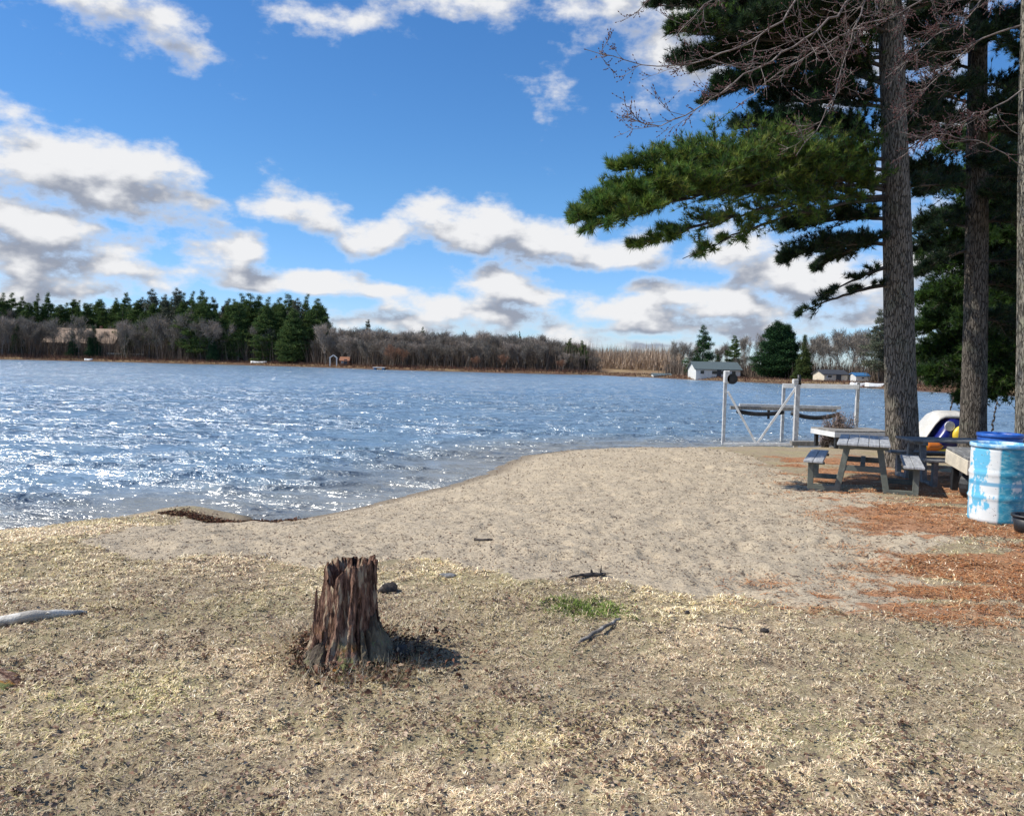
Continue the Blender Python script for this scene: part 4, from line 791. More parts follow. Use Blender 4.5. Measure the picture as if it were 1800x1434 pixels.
# conifers of the left shore: px, top y, offset, key
for (px, tp, off, key, wd_) in [(8, 515, 38, 'pine0', 1), (22, 512, 45, 'pine1', .9), (40, 520, 50, 'pine2', .8), (68, 516, 40, 'pine0', .8), (86, 513, 42, 'pine2', .8), (118, 530, 40, 'pine1', 1), (140, 528, 38, 'pine0', 1), (160, 532, 45, 'pine2', 1.1), (182, 530, 36, 'pine1', 1.1), (205, 524, 38, 'pine0', 1), (222, 513, 44, 'pine2', .9),
    (252, 520, 30, 'gpine0', .9), (268, 505, 26, 'gpine1', .9), (290, 515, 22, 'gpine0', .8), (311, 503, 24, 'gpine1', .9), (322, 512, 34, 'pine1', .9), (340, 512, 28, 'pine0', .9), (356, 509, 22, 'pine2', .9), (374, 520, 28, 'gpine0', .9), (398, 526, 30, 'gpine1', .8), (402, 522, 36, 'pine1', .9),
    (424, 516, 24, 'pine0', 1.3), (440, 513, 18, 'pine1', 1.35), (456, 518, 22, 'pine2', 1.3), (472, 522, 18, 'pine0', 1.2), (490, 520, 24, 'pine1', 1), (506, 515, 20, 'pine2', 1), (522, 521, 16, 'gpine1', 1), (540, 517, 22, 'pine0', 1.05), (556, 522, 18, 'pine1', 1.1), (570, 540, 20, 'pine2', .9), (646, 560, 45, 'gpine0', .8), (742, 573, 55, 'pine1', .7), (912, 582, 50, 'pine0', .6), (300, 545, 34, 'pine1', 1.2), (345, 545, 36, 'pine2', 1.3), (385, 548, 40, 'pine0', 1.3), (430, 545, 34, 'pine2', 1.4), (465, 545, 36, 'pine0', 1.4), (500, 545, 34, 'pine1', 1.3), (535, 548, 34, 'pine2', 1.3), (560, 552, 30, 'pine0', 1.2)]:
    lb, gr = (LB_P, G_P) if px < 600 else (None, None)
    if px == 646: lb = 'thin pine top rising above the left end of the brown wood across the lake'
    if px == 742: lb = 'pine tip poking above the brown wood just right of the white raft'
    if px == 912: lb = 'pine tip poking above the right part of the brown wood across the lake'
    plant(key, px, off, tp, lb, 'pine', gr, wd_)
for (px, tp, off, lb) in [(32, 570, 12, 'dark small spruce left of the tan-roofed house'), (128, 583, 9, 'small dark spruce in front of the tan roof, the left one of the pair'), (165, 573, 9, 'small dark spruce in front of the tan roof, the taller right one of the pair'), (224, 576, 12, 'narrow dark spruce just right of the tan-roofed house'), (374, 582, 7, 'small bright green spruce on the far bank before the tall pines'), (1022, 598, 14, 'green conifer at the right end of the brown wood across the lake'), (1002, 594, 16, 'smaller green conifer near the right end of the brown wood')]:
    plant('spruce0' if px < 500 else 'pine0', px, off, tp, lb, 'spruce' if px < 500 else 'conifer', None, 1.45 if px < 200 or px > 900 else 1.1)
for i in range(46):
    px = rng.uniform(330, 584) if i < 34 else rng.uniform(215, 330); tp = np.interp(px, [215, 250, 330, 420, 560, 584], [525, 522, 520, 524, 526, 545])+abs(rng.normal(0, 18))
    plant(['deep0', 'deep1', 'pine0'][i % 3], px, rng.uniform(8, 30) if i < 34 else rng.uniform(22, 34), tp, LB_P, 'pine', G_P, rng.uniform(1.0, 1.35))
for px in (-30, 2, 30, 52, 80, 106, 130, 152, 176, 204, 228, 244): plant('deep%d' % (px//2 % 2), px, 34+rng.uniform(0, 8), 522+rng.uniform(0, 22), LB_P, 'pine', G_P, rng.uniform(1.0, 1.3))
k_ = 0
for px in np.arange(-60, 590, 13.0):
    for j in range(2):
        p_ = px+rng.uniform(-5, 5); off = [rng.uniform(6, 13), rng.uniform(22, 40)][j]
        if 70 < p_ < 205 and j == 0 and rng.random() < .45: continue
        if 410 < p_ < 560 and rng.random() < .75: continue
        tp = np.interp(p_, [0, 60, 100, 150, 240, 260, 400, 430, 580], [540, 545, 552, 560, 556, 545, 548, 565, 570])+rng.uniform(-8, 22)
        plant(rng.choice(['bare0', 'bare1', 'bare2', 'bare3', 'pale0', 'pale1', 'bare1']), p_, off, tp, LB_L, 'tree', G_L, rng.uniform(.85, 1.2))
for px in np.arange(582, 1048, 11.0):
    for j in range(3):
        p_ = px+rng.uniform(-4, 4); off = [rng.uniform(7, 12), rng.uniform(16, 26), rng.uniform(30, 50)][j]
        tp = np.interp(p_, [580, 600, 700, 800, 900, 960, 1010, 1048], [574, 573, 577, 579, 583, 588, 598, 612])+rng.uniform(-4, 10)+(14 if j == 0 else 0)
        if p_ > 1035 and j > 0: continue
        key = rng.choice(['bare0', 'bare1', 'bare2', 'bare3', 'pale0']); 
        plant(key, p_, off, tp, LB_B, 'tree', G_B, rng.uniform(1.1, 1.45))
for i, px in enumerate([690, 705, 835, 882, 985]):
    plant('brown0', px, 5, [600, 608, 622, 618, 628][i], ['russet-leaved tree on the far bank right of the white raft', 'second russet-leaved tree on the far bank right of the white raft', 'low russet tree near the middle of the far bank', 'low russet tree on the far bank below the wood', 'low russet tree near the right end of the brown wood'][i], 'tree', None, 1.2)
for px in np.arange(1040, 1185, 8.0):
    for j in range(2):
        plant('tan%d' % rng.integers(0, 2), px+rng.uniform(-2, 2), 60+40*j+rng.uniform(0, 25), 619+rng.uniform(-3, 5), 'pale tan bare tree in the distant thicket beyond the end of the lake', 'tree', 'pale trees in the distant thicket', rng.uniform(1.8, 2.4))
P = []
for px in np.arange(1036, 1190, .05): Y = shoreY(px)+rng.uniform(50, 150); q = at(px, 640, Y); P.append((q[0], Y))
P = np.array(P)+rng.normal(0, .8, (len(P), 2)); P = np.repeat(P, 4, 0)+rng.normal(0, .6, (len(P)*4, 2)); n = len(P); z = ground(P[:, 0], P[:, 1])+rng.uniform(0, 3.5, n); L = rng.uniform(1.5, 5.2, n); dn = norm(np.stack([rng.normal(0, .25, n), rng.normal(0, .25, n), np.ones(n)], 1)); sd_ = norm(np.stack([rng.normal(0, 1, n), rng.normal(0, 1, n), 0*z], 1))*(.08*rng.uniform(.5, 1.4, n))[:, None]
B = np.stack([P[:, 0], P[:, 1], z], 1); V = np.stack([B-sd_, B+sd_, B+dn*L[:, None]], 1); c = pal(rng.integers(0, 3, n), [(.36, .27, .19), (.44, .35, .27), (.28, .20, .14)])*rng.uniform(.7, 1.3, (n, 1))
tag(npmesh('distant_thicket', V, tris=np.arange(n*3).reshape(-1, 3), mat=M_far, vcol=np.repeat(c, 3, 0)), 'pale tan thicket of saplings beyond the end of the lake', 'thicket', kind='stuff')
# right-hand group
for (key, px, off, tp, wd_, lb, cat) in [('bare0', 1184, 10, 592, .8, 'thin bare tree at the left end of the right-hand shore trees', 'tree'), ('bare2', 1200, 14, 596, .8, None, 'tree'), ('bare3', 1213, 9, 598, .8, None, 'tree'), ('layered', 1235, 14, 570, 1.0, 'layered dark pine behind the white lakeside house', 'pine'), ('pine2', 1290, 22, 588, 1.0, 'slim dark conifer just right of the white lakeside house', 'conifer'),
    ('bare1', 1262, 30, 604, .9, None, 'tree'), ('bare2', 1275, 34, 596, .8, None, 'tree'), ('pale0', 1312, 30, 585, .8, None, 'tree'), ('bare3', 1325, 26, 580, .8, None, 'tree'), ('bare1', 1308, 16, 618, 1.1, None, 'tree'), ('full', 1364, 13, 562, 1.15, 'wide full green spruce on the right-hand shore', 'spruce'), ('full', 1383, 17, 568, .85, 'second green spruce half hidden behind the wide one', 'spruce'), ('spruce1', 1413, 12, 588, 1.15, 'yellow-green narrow spruce right of the wide green spruce', 'spruce'),
    ('bare0', 1432, 18, 585, 1, None, 'tree'), ('bare1', 1448, 14, 590, 1, None, 'tree'), ('bare2', 1462, 20, 575, 1, None, 'tree'), ('bare3', 1478, 16, 582, 1, None, 'tree'), ('pale1', 1492, 22, 570, 1, None, 'tree'), ('bare0', 1508, 18, 576, 1, None, 'tree'), ('bare2', 1522, 24, 572, 1, None, 'tree'), ('gpine0', 1546, 14, 540, 1.1, 'grey-green pine just left of the big near pine trunk', 'pine'), ('bare1', 1536, 18, 580, 1, None, 'tree'), ('gpine1', 1566, 20, 548, 1, 'grey-green pine behind the big near pine trunk', 'pine'),
    ('bare3', 1585, 18, 575, 1, None, 'tree'), ('bare0', 1612, 16, 590, 1, None, 'tree'), ('pine1', 1630, 18, 580, 1, 'dark pine right of the big near trunk, on the far right shore', 'pine'), ('bare2', 1655, 16, 600, 1, None, 'tree'), ('bare1', 1690, 16, 600, 1, None, 'tree'), ('bare3', 1740, 16, 590, 1, None, 'tree'), ('bare0', 1780, 16, 590, 1, None, 'tree'), ('bare2', 1830, 16, 590, 1, None, 'tree'), ('bare1', 1425, 28, 580, 1, None, 'tree'), ('bare3', 1470, 32, 572, 1, None, 'tree'), ('bare1', 1500, 34, 572, 1, None, 'tree'), ('pale0', 1345, 30, 592, .8, None, 'tree'), ('bare0', 1222, 28, 604, .8, None, 'tree'),
    ('spruce1', 1262, 26, 622, 1.6, 'low olive bush-like conifer behind the white house roof', 'conifer')]:
    plant(key, px, off, tp, lb or 'bare grey tree standing on the right-hand shore', cat, None if lb else 'bare trees on the right-hand shore', wd_)
# a few pale trunks at the near edge of the left shore
# brush along the far bank, one mass
P, Cc, Ls = [], [], []
for px in np.arange(-80, 1700, .32):
    Y = shoreY(px); o_ = rng.uniform(.6, 9); lo = 1 if px < 1045 else .45; q = at(px, 640, Y+o_); P.append((q[0]+rng.normal(0, .3), Y+o_)); Ls.append(rng.uniform(.4, 1.5)*lo*(1.2 if px < 260 else .8)); Cc.append([(.13, .065, .05), (.17, .095, .065), (.20, .14, .09), (.10, .055, .045)][rng.integers(0, 4)])
P = np.repeat(np.array(P), 5, 0)+rng.normal(0, .35, (len(P)*5, 2)); n = len(P); z = ground(P[:, 0], P[:, 1]); kk = z > .05; L = np.repeat(Ls, 5)*rng.uniform(.6, 1.2, n); dn = norm(np.stack([rng.normal(0, .5, n), rng.normal(0, .5, n), np.ones(n)], 1)); sd_ = norm(np.stack([rng.normal(0, 1, n), rng.normal(0, 1, n), rng.normal(0, .4, n)], 1))*(.05*rng.uniform(.5, 1.4, n))[:, None]
B = np.stack([P[:, 0], P[:, 1], z], 1); V = np.stack([B-sd_, B+sd_, B+dn*L[:, None]], 1)[kk]; c = (np.repeat(np.array(Cc), 5, 0)*rng.uniform(.7, 1.3, (n, 1)))[kk]; n = len(V)
tag(npmesh('bank_brush', V, tris=np.arange(n*3).reshape(-1, 3), mat=M_far, vcol=np.repeat(c, 3, 0)), 'low reddish brown brush along the far bank of the lake', 'brush', kind='stuff')
# understorey of the wood: bare saplings read as one mass
P = []
for px in np.concatenate([np.arange(-60, 1046, .11), np.arange(1175, 1900, .2)]): Y = shoreY(px)+(rng.uniform(8, 46) if px < 1100 else rng.uniform(13, 40)); q = at(px+rng.normal(0, .6), 640, Y); P.append((q[0], Y))
P = np.repeat(np.array(P), 4, 0)+rng.normal(0, .8, (len(P)*4, 2)); n = len(P); z = ground(P[:, 0], P[:, 1]); L = rng.uniform(2.0, 9.0, n)*np.where(P[:, 0] > 20, np.where(P[:, 0] > 34, .45, .75), 1); dn = norm(np.stack([rng.normal(0, .16, n), rng.normal(0, .16, n), np.ones(n)], 1)); sd_ = norm(np.stack([rng.normal(0, 1, n), rng.normal(0, 1, n), 0*z], 1))*(.06*rng.uniform(.5, 1.4, n))[:, None]
B = np.stack([P[:, 0], P[:, 1], z], 1); V = np.stack([B-sd_, B+sd_, B+dn*L[:, None]], 1); c = pal(rng.integers(0, 3, n), [(.16, .125, .10), (.22, .175, .14), (.10, .08, .06)])*rng.uniform(.7, 1.3, (n, 1))
tag(npmesh('wood_undergrowth', V, tris=np.arange(n*3).reshape(-1, 3), mat=M_far, vcol=np.repeat(c, 3, 0)), 'thin bare saplings filling the wood across the lake', 'undergrowth', kind='stuff')
# ------------------------------------------------------------------ houses and small things on the far shore
def paint(name, c, r=.6, d=.85): return worn(name, c, tuple(v*d for v in c), r, 3, bmp=.1)
M_tan = paint('tan_shingles', (.27, .165, .10)); M_brownw = paint('brown_boards', (.075, .055, .045)); M_whitew = paint('white_siding', (.72, .72, .68)); M_roofg = paint('grey_green_roof', (.10, .13, .13)); M_glass, Ng, bg_ = newmat('window_glass'); setin(Ng, bg_, 'Base Color', (.02, .03, .035)); bg_.inputs['Roughness'].default_value = .08
M_beige = paint('beige_boards', (.70, .62, .48)); M_darkroof = paint('dark_roof', (.05, .055, .065)); M_blue = paint('blue_sheet', (.04, .16, .36)); M_whitep = paint('white_paint', (.78, .78, .76), .45); M_rust = paint('rust_boards', (.30, .13, .07))
def house(name, px0, px1, off, eave_py, ridge_py, depth, mats, label, wins, door=None, overhang=.35, foot=.5, chimney=False):
    pm = (px0+px1)/2; Y = shoreY(pm)+off; a = at(px0, 640, Y); b_ = at(px1, 640, Y); w = b_[0]-a[0]; cx = (a[0]+b_[0])/2; z0 = gz(cx, Y+depth/2); ze = at(pm, eave_py, Y)[2]-z0; zr = at(pm, ridge_py, Y+depth/2)[2]-z0
    root = empty(name, (cx, Y, z0)); tag(root, label, 'house' if 'shed' not in name else 'shed'); wm, rm = mats
    mb = MB(); mb.add([(-w/2, 0, -foot), (w/2, 0, -foot), (w/2, depth, -foot), (-w/2, depth, -foot), (-w/2, 0, ze), (w/2, 0, ze), (w/2, depth, ze), (-w/2, depth, ze), (-w/2, depth/2, zr-.12), (w/2, depth/2, zr-.12)], [(0, 1, 5, 4), (1, 2, 6, 9, 5), (2, 3, 7, 6), (3, 0, 4, 8, 7)]); mb.build('walls', wm, root)
    mb = MB(); o_ = overhang
    for sg in (-1, 1):
        y0 = -o_ if sg < 0 else depth+o_; ye = ze-(zr-ze)*o_/(depth/2)
        t_ = .12; mb.add([(-w/2-o_, y0, ye), (w/2+o_, y0, ye), (w/2+o_, depth/2, zr), (-w/2-o_, depth/2, zr), (-w/2-o_, y0, ye-t_), (w/2+o_, y0, ye-t_), (w/2+o_, depth/2, zr-t_), (-w/2-o_, depth/2, zr-t_)], [(0, 1, 2, 3), (7, 6, 5, 4), (0, 4, 5, 1), (1, 5, 6, 2), (3, 2, 6, 7), (0, 3, 7, 4)])
    rf = mb.build('roof', rm, root)
    if chimney: MB().box((w*.2, depth*.6, zr+.3), (.7, .7, 1.2)).build('chimney', M_rust, rf)
    for (u, v, ww, hh_) in wins:
        fr = MB().box((-w/2+u*w, -.03, v*ze), (ww, .06, hh_)).build('window', M_whitep, root); MB().box((-w/2+u*w, -.07, v*ze), (ww-.2, .03, hh_-.2)).build('pane', M_glass, fr)
    if door: MB().box((-w/2+door[0]*w, -.04, door[2]/2), (door[1], .08, door[2])).build('door', M_darkroof, root)
    return root
house('lake_house', 76, 200, 20, 601, 577, 9, (M_brownw, M_tan), 'long low brown house with tan roof among trees on the left shore', [(.12, .7, 1.6, 1.2), (.3, .7, 2, 1.2), (.5, .7, 1.6, 1.2), (.72, .7, 2, 1.2), (.9, .7, 1.4, 1.2), (.4, .3, 2.4, 1.2)], (.6, 1.1, 2.1), chimney=True)
house('lake_house', 1224, 1302, 6, 648, 636, 7, (M_whitew, M_roofg), 'small white house with grey-green roof behind the boat lift', [(.14, .55, .9, .8), (.42, .55, 1.2, .8), (.62, .55, 1.2, .8), (.85, .55, .9, .8)], (.52, .8, 1.6))
house('boat_shed', 1150, 1182, 4, 659.5, 656, 4, (M_whitew, M_roofg), 'tiny white shed at the waterline left of the right-hand trees', [(.3, .5, .5, .3)], foot=.3, overhang=.15)
house('boat_shed', 1450, 1492, 8, 657, 650, 5, (M_beige, M_darkroof), 'beige shed with dark roof on the right-hand shore', [(.22, .62, .9, .5)], (.6, .8, 1.2), overhang=.25)
house('boat_shed', 1506, 1530, 12, 660, 655, 3, (M_whitew, M_blue), 'small shed with blue roof right of the beige shed', [(.5, .6, .5, .4)], overhang=.15)
house('boat_shed', 597, 613, 5, 633, 627, 3, (M_rust, M_rust), 'little rust-coloured hut on the far beach below the pines', [(.3, .6, .5, .5)], (.65, .8, 1.6), overhang=.2)
def small_boat(px, off, L, label, mat, rz, name='beached_boat'):
    Y = shoreY(px)+off; q = at(px, 640, Y); z = gz(q[0], Y); mb = MB(); vs = []; n_ = 9
    for i in range(n_):
        u = i/(n_-1)*2-1; w = .62*(1-abs(max(u, -.55*0+u))**3*.9 if u > 0 else 1-.25*u*u); hh_ = .45+.12*u*u
        for (a, b_) in ((-1, 0.0), (-.8, hh_*.75), (-.3, hh_), (.3, hh_), (.8, hh_*.75), (1, 0.0)): vs.append((u*L/2, a*w, b_))
    fs = [(i*6+k, i*6+k+1, (i+1)*6+k+1, (i+1)*6+k) for i in range(n_-1) for k in range(5)]+[tuple(range(6)), tuple((n_-1)*6+k for k in range(6))[::-1]]
    mb.add(vs, fs); root = empty(name, (q[0], Y, z), rz); tag(root, label, 'boat'); mb.build('hull', mat, root, True); MB().bar((-L/2+.1, 0, .53), (L/2-.1, 0, .53), .05, .06).build('keel', M_darkroof, root)
small_boat(1512, 1.6, 2.6, 'white boat upturned on the right-hand shore, left of its twin', M_whitep, .2); small_boat(1545, 2.4, 3.4, 'white boat upturned on the right-hand shore, nearest the big trunk', M_whitep, -.1); small_boat(156, 1.5, 2.2, 'small white boat upturned on the left shore below the two dark spruces', M_whitep, .1); small_boat(455, 5, 4.5, 'pale boat upturned on the far beach left of the rust hut', M_whitep, 0)
root = empty('swim_raft', (at(667, 640, shoreY(667)-1.5)[0], shoreY(667)-1.5, .05)); tag(root, 'pale swim raft moored by the far bank right of the rust hut', 'raft'); MB().box((0, 0, .45), (3.0, 2.2, .16), bev=.03).build('deck', M_whitep, root)
for sx in (-1, 1): MB().tube([(sx*1.0, -1, .15), (sx*1.0, 1, .15)], .26, 12).build('float', M_blue, root, True)
q = at(586, 640, shoreY(586)+2.5); root = empty('dock_arch', (q[0], q[1], gz(q[0], q[1]))); tag(root, 'white wooden frame with peaked top beside the rust hut', 'frame')
for sx in (-1, 1): MB().box((sx*.9, 0, 1.1), (.25, .25, 2.3)).build('post', M_whitep, root)
mb = MB(); mb.bar((-1.1, 0, 2.2), (0, 0, 3.0), .25, .25); mb.bar((1.1, 0, 2.2), (0, 0, 3.0), .25, .25); mb.build('gable', M_whitep, root)
a = at(188, 640, shoreY(188)+10); b_ = at(248, 640, shoreY(248)+10); root = empty('board_fence', ((a[0]+b_[0])/2, a[1], gz((a[0]+b_[0])/2, a[1]))); tag(root, 'low straw-coloured rail fence right of the tan-roofed house', 'fence'); W_ = b_[0]-a[0]
MB().box((0, 0, 1.35), (W_, .12, .35)).build('rail', M_beige, root)
for i in range(6): MB().box((-W_/2+.2+i*(W_-.4)/5, .1, .65), (.16, .12, 1.4)).build('post', M_beige, root)
# ------------------------------------------------------------------ boat lift and docks at the near shore
M_galv = worn('galvanised_steel', (.50, .50, .50), (.70, .70, .68), .5, 7, bmp=.15, c3=(.30, .24, .19)); M_whst = worn('white_steel', (.58, .58, .57), (.78, .78, .76), .5, 7, bmp=.1, c3=(.45, .38, .30)); M_black = worn('black_plastic', (.015, .016, .018), (.035, .036, .04), .5, 6, bmp=.1); M_grwood = worn('grey_dock_boards', (.20, .19, .175), (.36, .34, .31), .9, 5, (8, 1, 1), .6)
def Pz(px, Y, z): q = at(px, 700, Y); return np.array([q[0], Y, z])
lo = Pz(1274, 26.0, 0); root = empty('boat_lift', tuple(lo)); tag(root, 'galvanised boat lift frame with V bracing standing at the water edge', 'boat lift')
def zpx(px, py, Y): return float(at(px, py, Y)[2])
posts = [(1274, 26.0, 672, .10), (1401, 25.4, 676, .14), (1377, 27.6, 677, .10), (1507, 27.0, 672, .11)]
for px, Y, tp, w in posts:
    q = Pz(px, Y, 0)-lo; MB().box((q[0], q[1], (zpx(px, tp, Y)-.7)/2), (w, w, zpx(px, tp, Y)+.7), bev=.006).build('post', M_whst if w > .14 else M_galv, root)
q0, q1 = Pz(1377, 27.6, zpx(1377, 678, 27.6))-lo, Pz(1507, 27.0, zpx(1507, 680, 27.0))-lo; MB().bar(q0-[.04, 0, 0], q1+[.04, 0, 0], .15, .15).build('top_rail', M_whitep, root)
foot_ = Pz(1333, 25.75, zpx(1333, 781, 25.75))-lo
for (px, py, Y) in ((1279, 688, 25.95), (1398, 682, 25.45)): e = Pz(px, Y, zpx(px, py, Y))-lo; MB().bar(foot_, e, .10, .07).build('brace', M_whst, root)
MB().bar(Pz(1274, 26, zpx(1274, 780, 26))-lo, Pz(1401, 25.4, zpx(1401, 781, 25.4))-lo, .10, .08).build('base_beam', M_galv, root)
MB().bar(Pz(1377, 27.6, zpx(1377, 778, 27.6))-lo, Pz(1507, 27, zpx(1507, 778, 27))-lo, .10, .08).build('base_beam', M_galv, root)
zc = zpx(1330, 717, 26.3)
for (p0, Y0, p1, Y1, z_, mt) in ((1284, 26.2, 1470, 25.9, zc, M_grwood), (1300, 27.3, 1478, 27.0, zc+.03, M_galv)): MB().bar(Pz(p0, Y0, z_)-lo, Pz(p1, Y1, z_)-lo, .16, .11).build('cradle_beam', mt, root)
for (p0, p1, dz) in ((1296, 1378, .05), (1392, 1476, .12)):
    pts = []
    for i in range(9): u = i/8; pts.append(Pz(p0+(p1-p0)*u, 26.3, zc-.08-.20*math.sin(math.pi*(u*.8+.1))*(.6 if p0 < 1300 else 1)*1.0)-lo)
    mb = MB(); mb.tube(pts, .07, 8); mb.build('bunk', M_black, root, True)
MB().bar(Pz(1352, 26.3, zc)-lo, Pz(1352, 26.3, zc-.35)-lo, .07, .07).build('bracket', M_black, root)
wq = Pz(1276, 26, zpx(1276, 663, 26))-lo; wr_ = MB().box(wq, (.20, .16, .42), bev=.03).build('winch_housing', M_whst, root); mb = MB(); mb.tube([wq+[.17, -.08, -.05], wq+[.17, .10, -.05]], .17, 20); mb.build('winch_wheel', M_black, wr_, False)
wq = Pz(1397, 25.4, zpx(1397, 671, 25.4))-lo; MB().box(wq, (.17, .14, .17), bev=.02).build('pulley_box', M_whst, root); MB().tube([wq+[.10, 0, .22], wq+[.14, 0, -.10]], .05, 10).build('pulley', M_black, root, True)
def dockbox(name, c, size, rz, mats, label, cat, boards=7, legs=True, tilt=0.0, leg_mat=None, legh=.3):
    root = empty(name, c, rz); root.rotation_euler = (tilt, 0, rz); tag(root, label, cat); mb = MB(); w, d, h = size
    for i in range(boards): bw = w/boards; mb.box((-w/2+bw*(i+.5), 0, h+.02), (bw-.012, d+.03, .04), bev=.004)
    mb.build('deck', mats[0], root); mb = MB()
    mb.box((0, -d/2, h/2), (w, .04, h), bev=.004); mb.box((0, d/2, h/2), (w, .04, h), bev=.004); mb.box((-w/2+.02, 0, h/2), (.04, d-.05, h-.004), bev=.004); mb.box((w/2-.02, 0, h/2), (.04, d-.05, h-.004), bev=.004); mb.build('side_boards', mats[1], root)
    if legs:
        for sx in (-1, 1):
            for sy in (-1, 1): MB().box((sx*(w/2-.12), sy*(d/2-.1), -legh/2), (.09, .09, legh), bev=.006).build('leg', leg_mat or M_black, root)
    return root
c = Pz(1500, 22.5, 0); dockbox('dock_section', (c[0], 22.5, gz(c[0], 22.5)+.36), (1.75, 1.3, .14), .12, (M_grwood, M_whitep), 'white-sided dock section stored at the shore behind the picnic table', 'dock section', legh=.35)
c = Pz(1440, 25.3, 0); mb = MB(); mb.bar((-.9, 0, .10), (.9, .05, .12), .22, .14); o = mb.build('dock_plank', M_grwood); o.location = (c[0], 25.1, gz(c[0], 25.1)); tag(o, 'weathered grey dock plank lying on the bank right of the boat lift', 'plank')
def bush(px, py, Y, w, h, label, cols, n=5200, name='dry_shrub'):
    c = Pz(px, Y, 0); z0 = gz(c[0], Y); root = empty(name, (c[0], Y, z0)); tag(root, label, 'shrub'); s0, s1 = [], []
    for i in range(70): a = rng.uniform(0, 6.283); r_ = rng.uniform(0, w/2); e = np.array([math.cos(a)*r_, math.sin(a)*r_*.7, h*rng.uniform(.4, 1)]); s0.append(np.array([math.cos(a)*.1, math.sin(a)*.1, 0])); s1.append(e)
    s0, s1 = np.array(s0), np.array(s1); v, q = prisms(s0, s1, .008, .003, 4); npmesh('stems', v, quads=q, mat=M_pinetwig, parent=root)
    k = rng.integers(0, 70, n); u = rng.uniform(.3, 1.05, n)[:, None]; P_ = s0[k]+(s1[k]-s0[k])*u+rng.normal(0, .05, (n, 3)); d = norm(rng.normal(0, 1, (n, 3))+np.array([0, 0, .6])); sd_ = norm(np.cross(d, rng.normal(0, 1, (n, 3))))*.008; V = np.stack([P_-sd_, P_+sd_, P_+d*rng.uniform(.06, .14, (n, 1))], 1)
    npmesh('twigs', V, tris=np.arange(n*3).reshape(-1, 3), mat=M_litter, parent=root, vcol=np.repeat(np.array(cols)[rng.integers(0, len(cols), n)]*rng.uniform(.6, 1.3, (n, 1)), 3, 0))
bush(1478, 745, 22.9, 1.05, 1.0, 'brown dry shrub on the bank right of the boat lift', [(.22, .16, .10), (.14, .10, .07), (.30, .22, .17), (.34, .26, .26)])
bush(1454, 765, 23.4, .5, .65, 'pale feathery dry weed clump beside the boat lift, left of the brown shrub', [(.45, .38, .36), (.36, .29, .27)], 700)
for i, (px, Y, h, lb) in enumerate([(1572, 20, 1.0, 'tall dark weed stalk just left of the big pine trunk'), (1668, 22, 1.5, 'tall seedy weed stalk above the blue and white boat'), (1745, 20, 1.4, 'tall dark weed stalk between dark pine and grey-barked tree')]):
    c = Pz(px, Y, 0); root = empty('weed_stalk', (c[0], Y, gz(c[0], Y))); tag(root, lb, 'weed'); MB().tube([(0, 0, 0), (.03, 0, h*.5), (.12, .02, h)], [.008, .006, .003], 5).build('stem', M_pinetwig, root)
    mb = MB(); us = np.linspace(.45, .98, 15); mb.tube([(.12*u*u+.02*math.sin(u*40), .02*math.cos(u*31), h*u) for u in us], [.010+.028*(k%2)*(1-.4*u) for k, u in enumerate(us)], 6)
    mb.build('seed_heads', M_darkstick, root)
# ------------------------------------------------------------------ picnic tables
M_comp = worn('grey_green_composite', (.115, .125, .105), (.18, .19, .165), .75, 4, (1, 1, 1), .3); M_top = worn('pale_grey_planks', (.34, .35, .36), (.50, .51, .52), .6, 4, (6, 1, 1), .4, (.28, .28, .27)); M_dktop = worn('dark_and_shaded_planks', (.15, .15, .145), (.27, .265, .25), .8, 4, (6, 1, 1), .4)  # dark planks: the dock deck's own grey, painted shade on the second table
def picnic(name, x, y, rz, label, mtop, mfr, L=1.83):
    z = gz(x, y); root = empty(name, (x, y, z-.01), rz); tag(root, label, 'picnic table'); mb = MB()
    for i in range(5): mb.box((-.30+i*.15, L/2, .74), (.142, L, .038), bev=.006)
    mb.build('tabletop', mtop, root)
    for sx in (-1, 1):
        mb = MB()
        for k in (-1, 1): mb.box((sx*.70+k*.072, L/2, .445), (.138, L, .038), bev=.006)
        mb.build('bench', mtop, root)
    for fy in (.22, L-.22):
        mb = MB()
        mb.box((0, fy, .690), (.70, .09, .06), bev=.004)
        for sx in (-1, 1):
            mb.box((sx*.74, fy, .2425), (.085, .085, .362), bev=.004); mb.box((sx*.545, fy, .035), (.47, .085, .075), bev=.004); mb.box((sx*.66, fy, .405), (.24, .0885, .036), bev=.004)
            mb.bar((sx*.345, fy, .03), (sx*.235, fy, .665), .09, .088, up=(0, 1, 0))
        mb.box((0, fy, .36), (.50, .07, .085), bev=.004); mb.build('leg_frame', mfr, root)
    MB().bar((0, .22, .40), (0, L-.22, .40), .07, .05).build('stretcher', mfr, root); return root
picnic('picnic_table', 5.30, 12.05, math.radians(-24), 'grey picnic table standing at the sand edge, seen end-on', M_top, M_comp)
picnic('picnic_table', 8.75, 14.0, math.radians(86), 'darker picnic table in the shade behind the grey one, broadside on', M_dktop, M_dktop)  # shade over this table is put into its darker plank colour
dx, dy = 7.12, 11.75; dockbox('dock_section', (dx+.15, dy, gz(dx, dy)+.42), (1.35, .95, .21), math.radians(-12), (M_dktop, M_beige), 'cream-sided dock section with dark deck propped up left of the blue barrel', 'dock section', tilt=.07, legh=.40, boards=8)
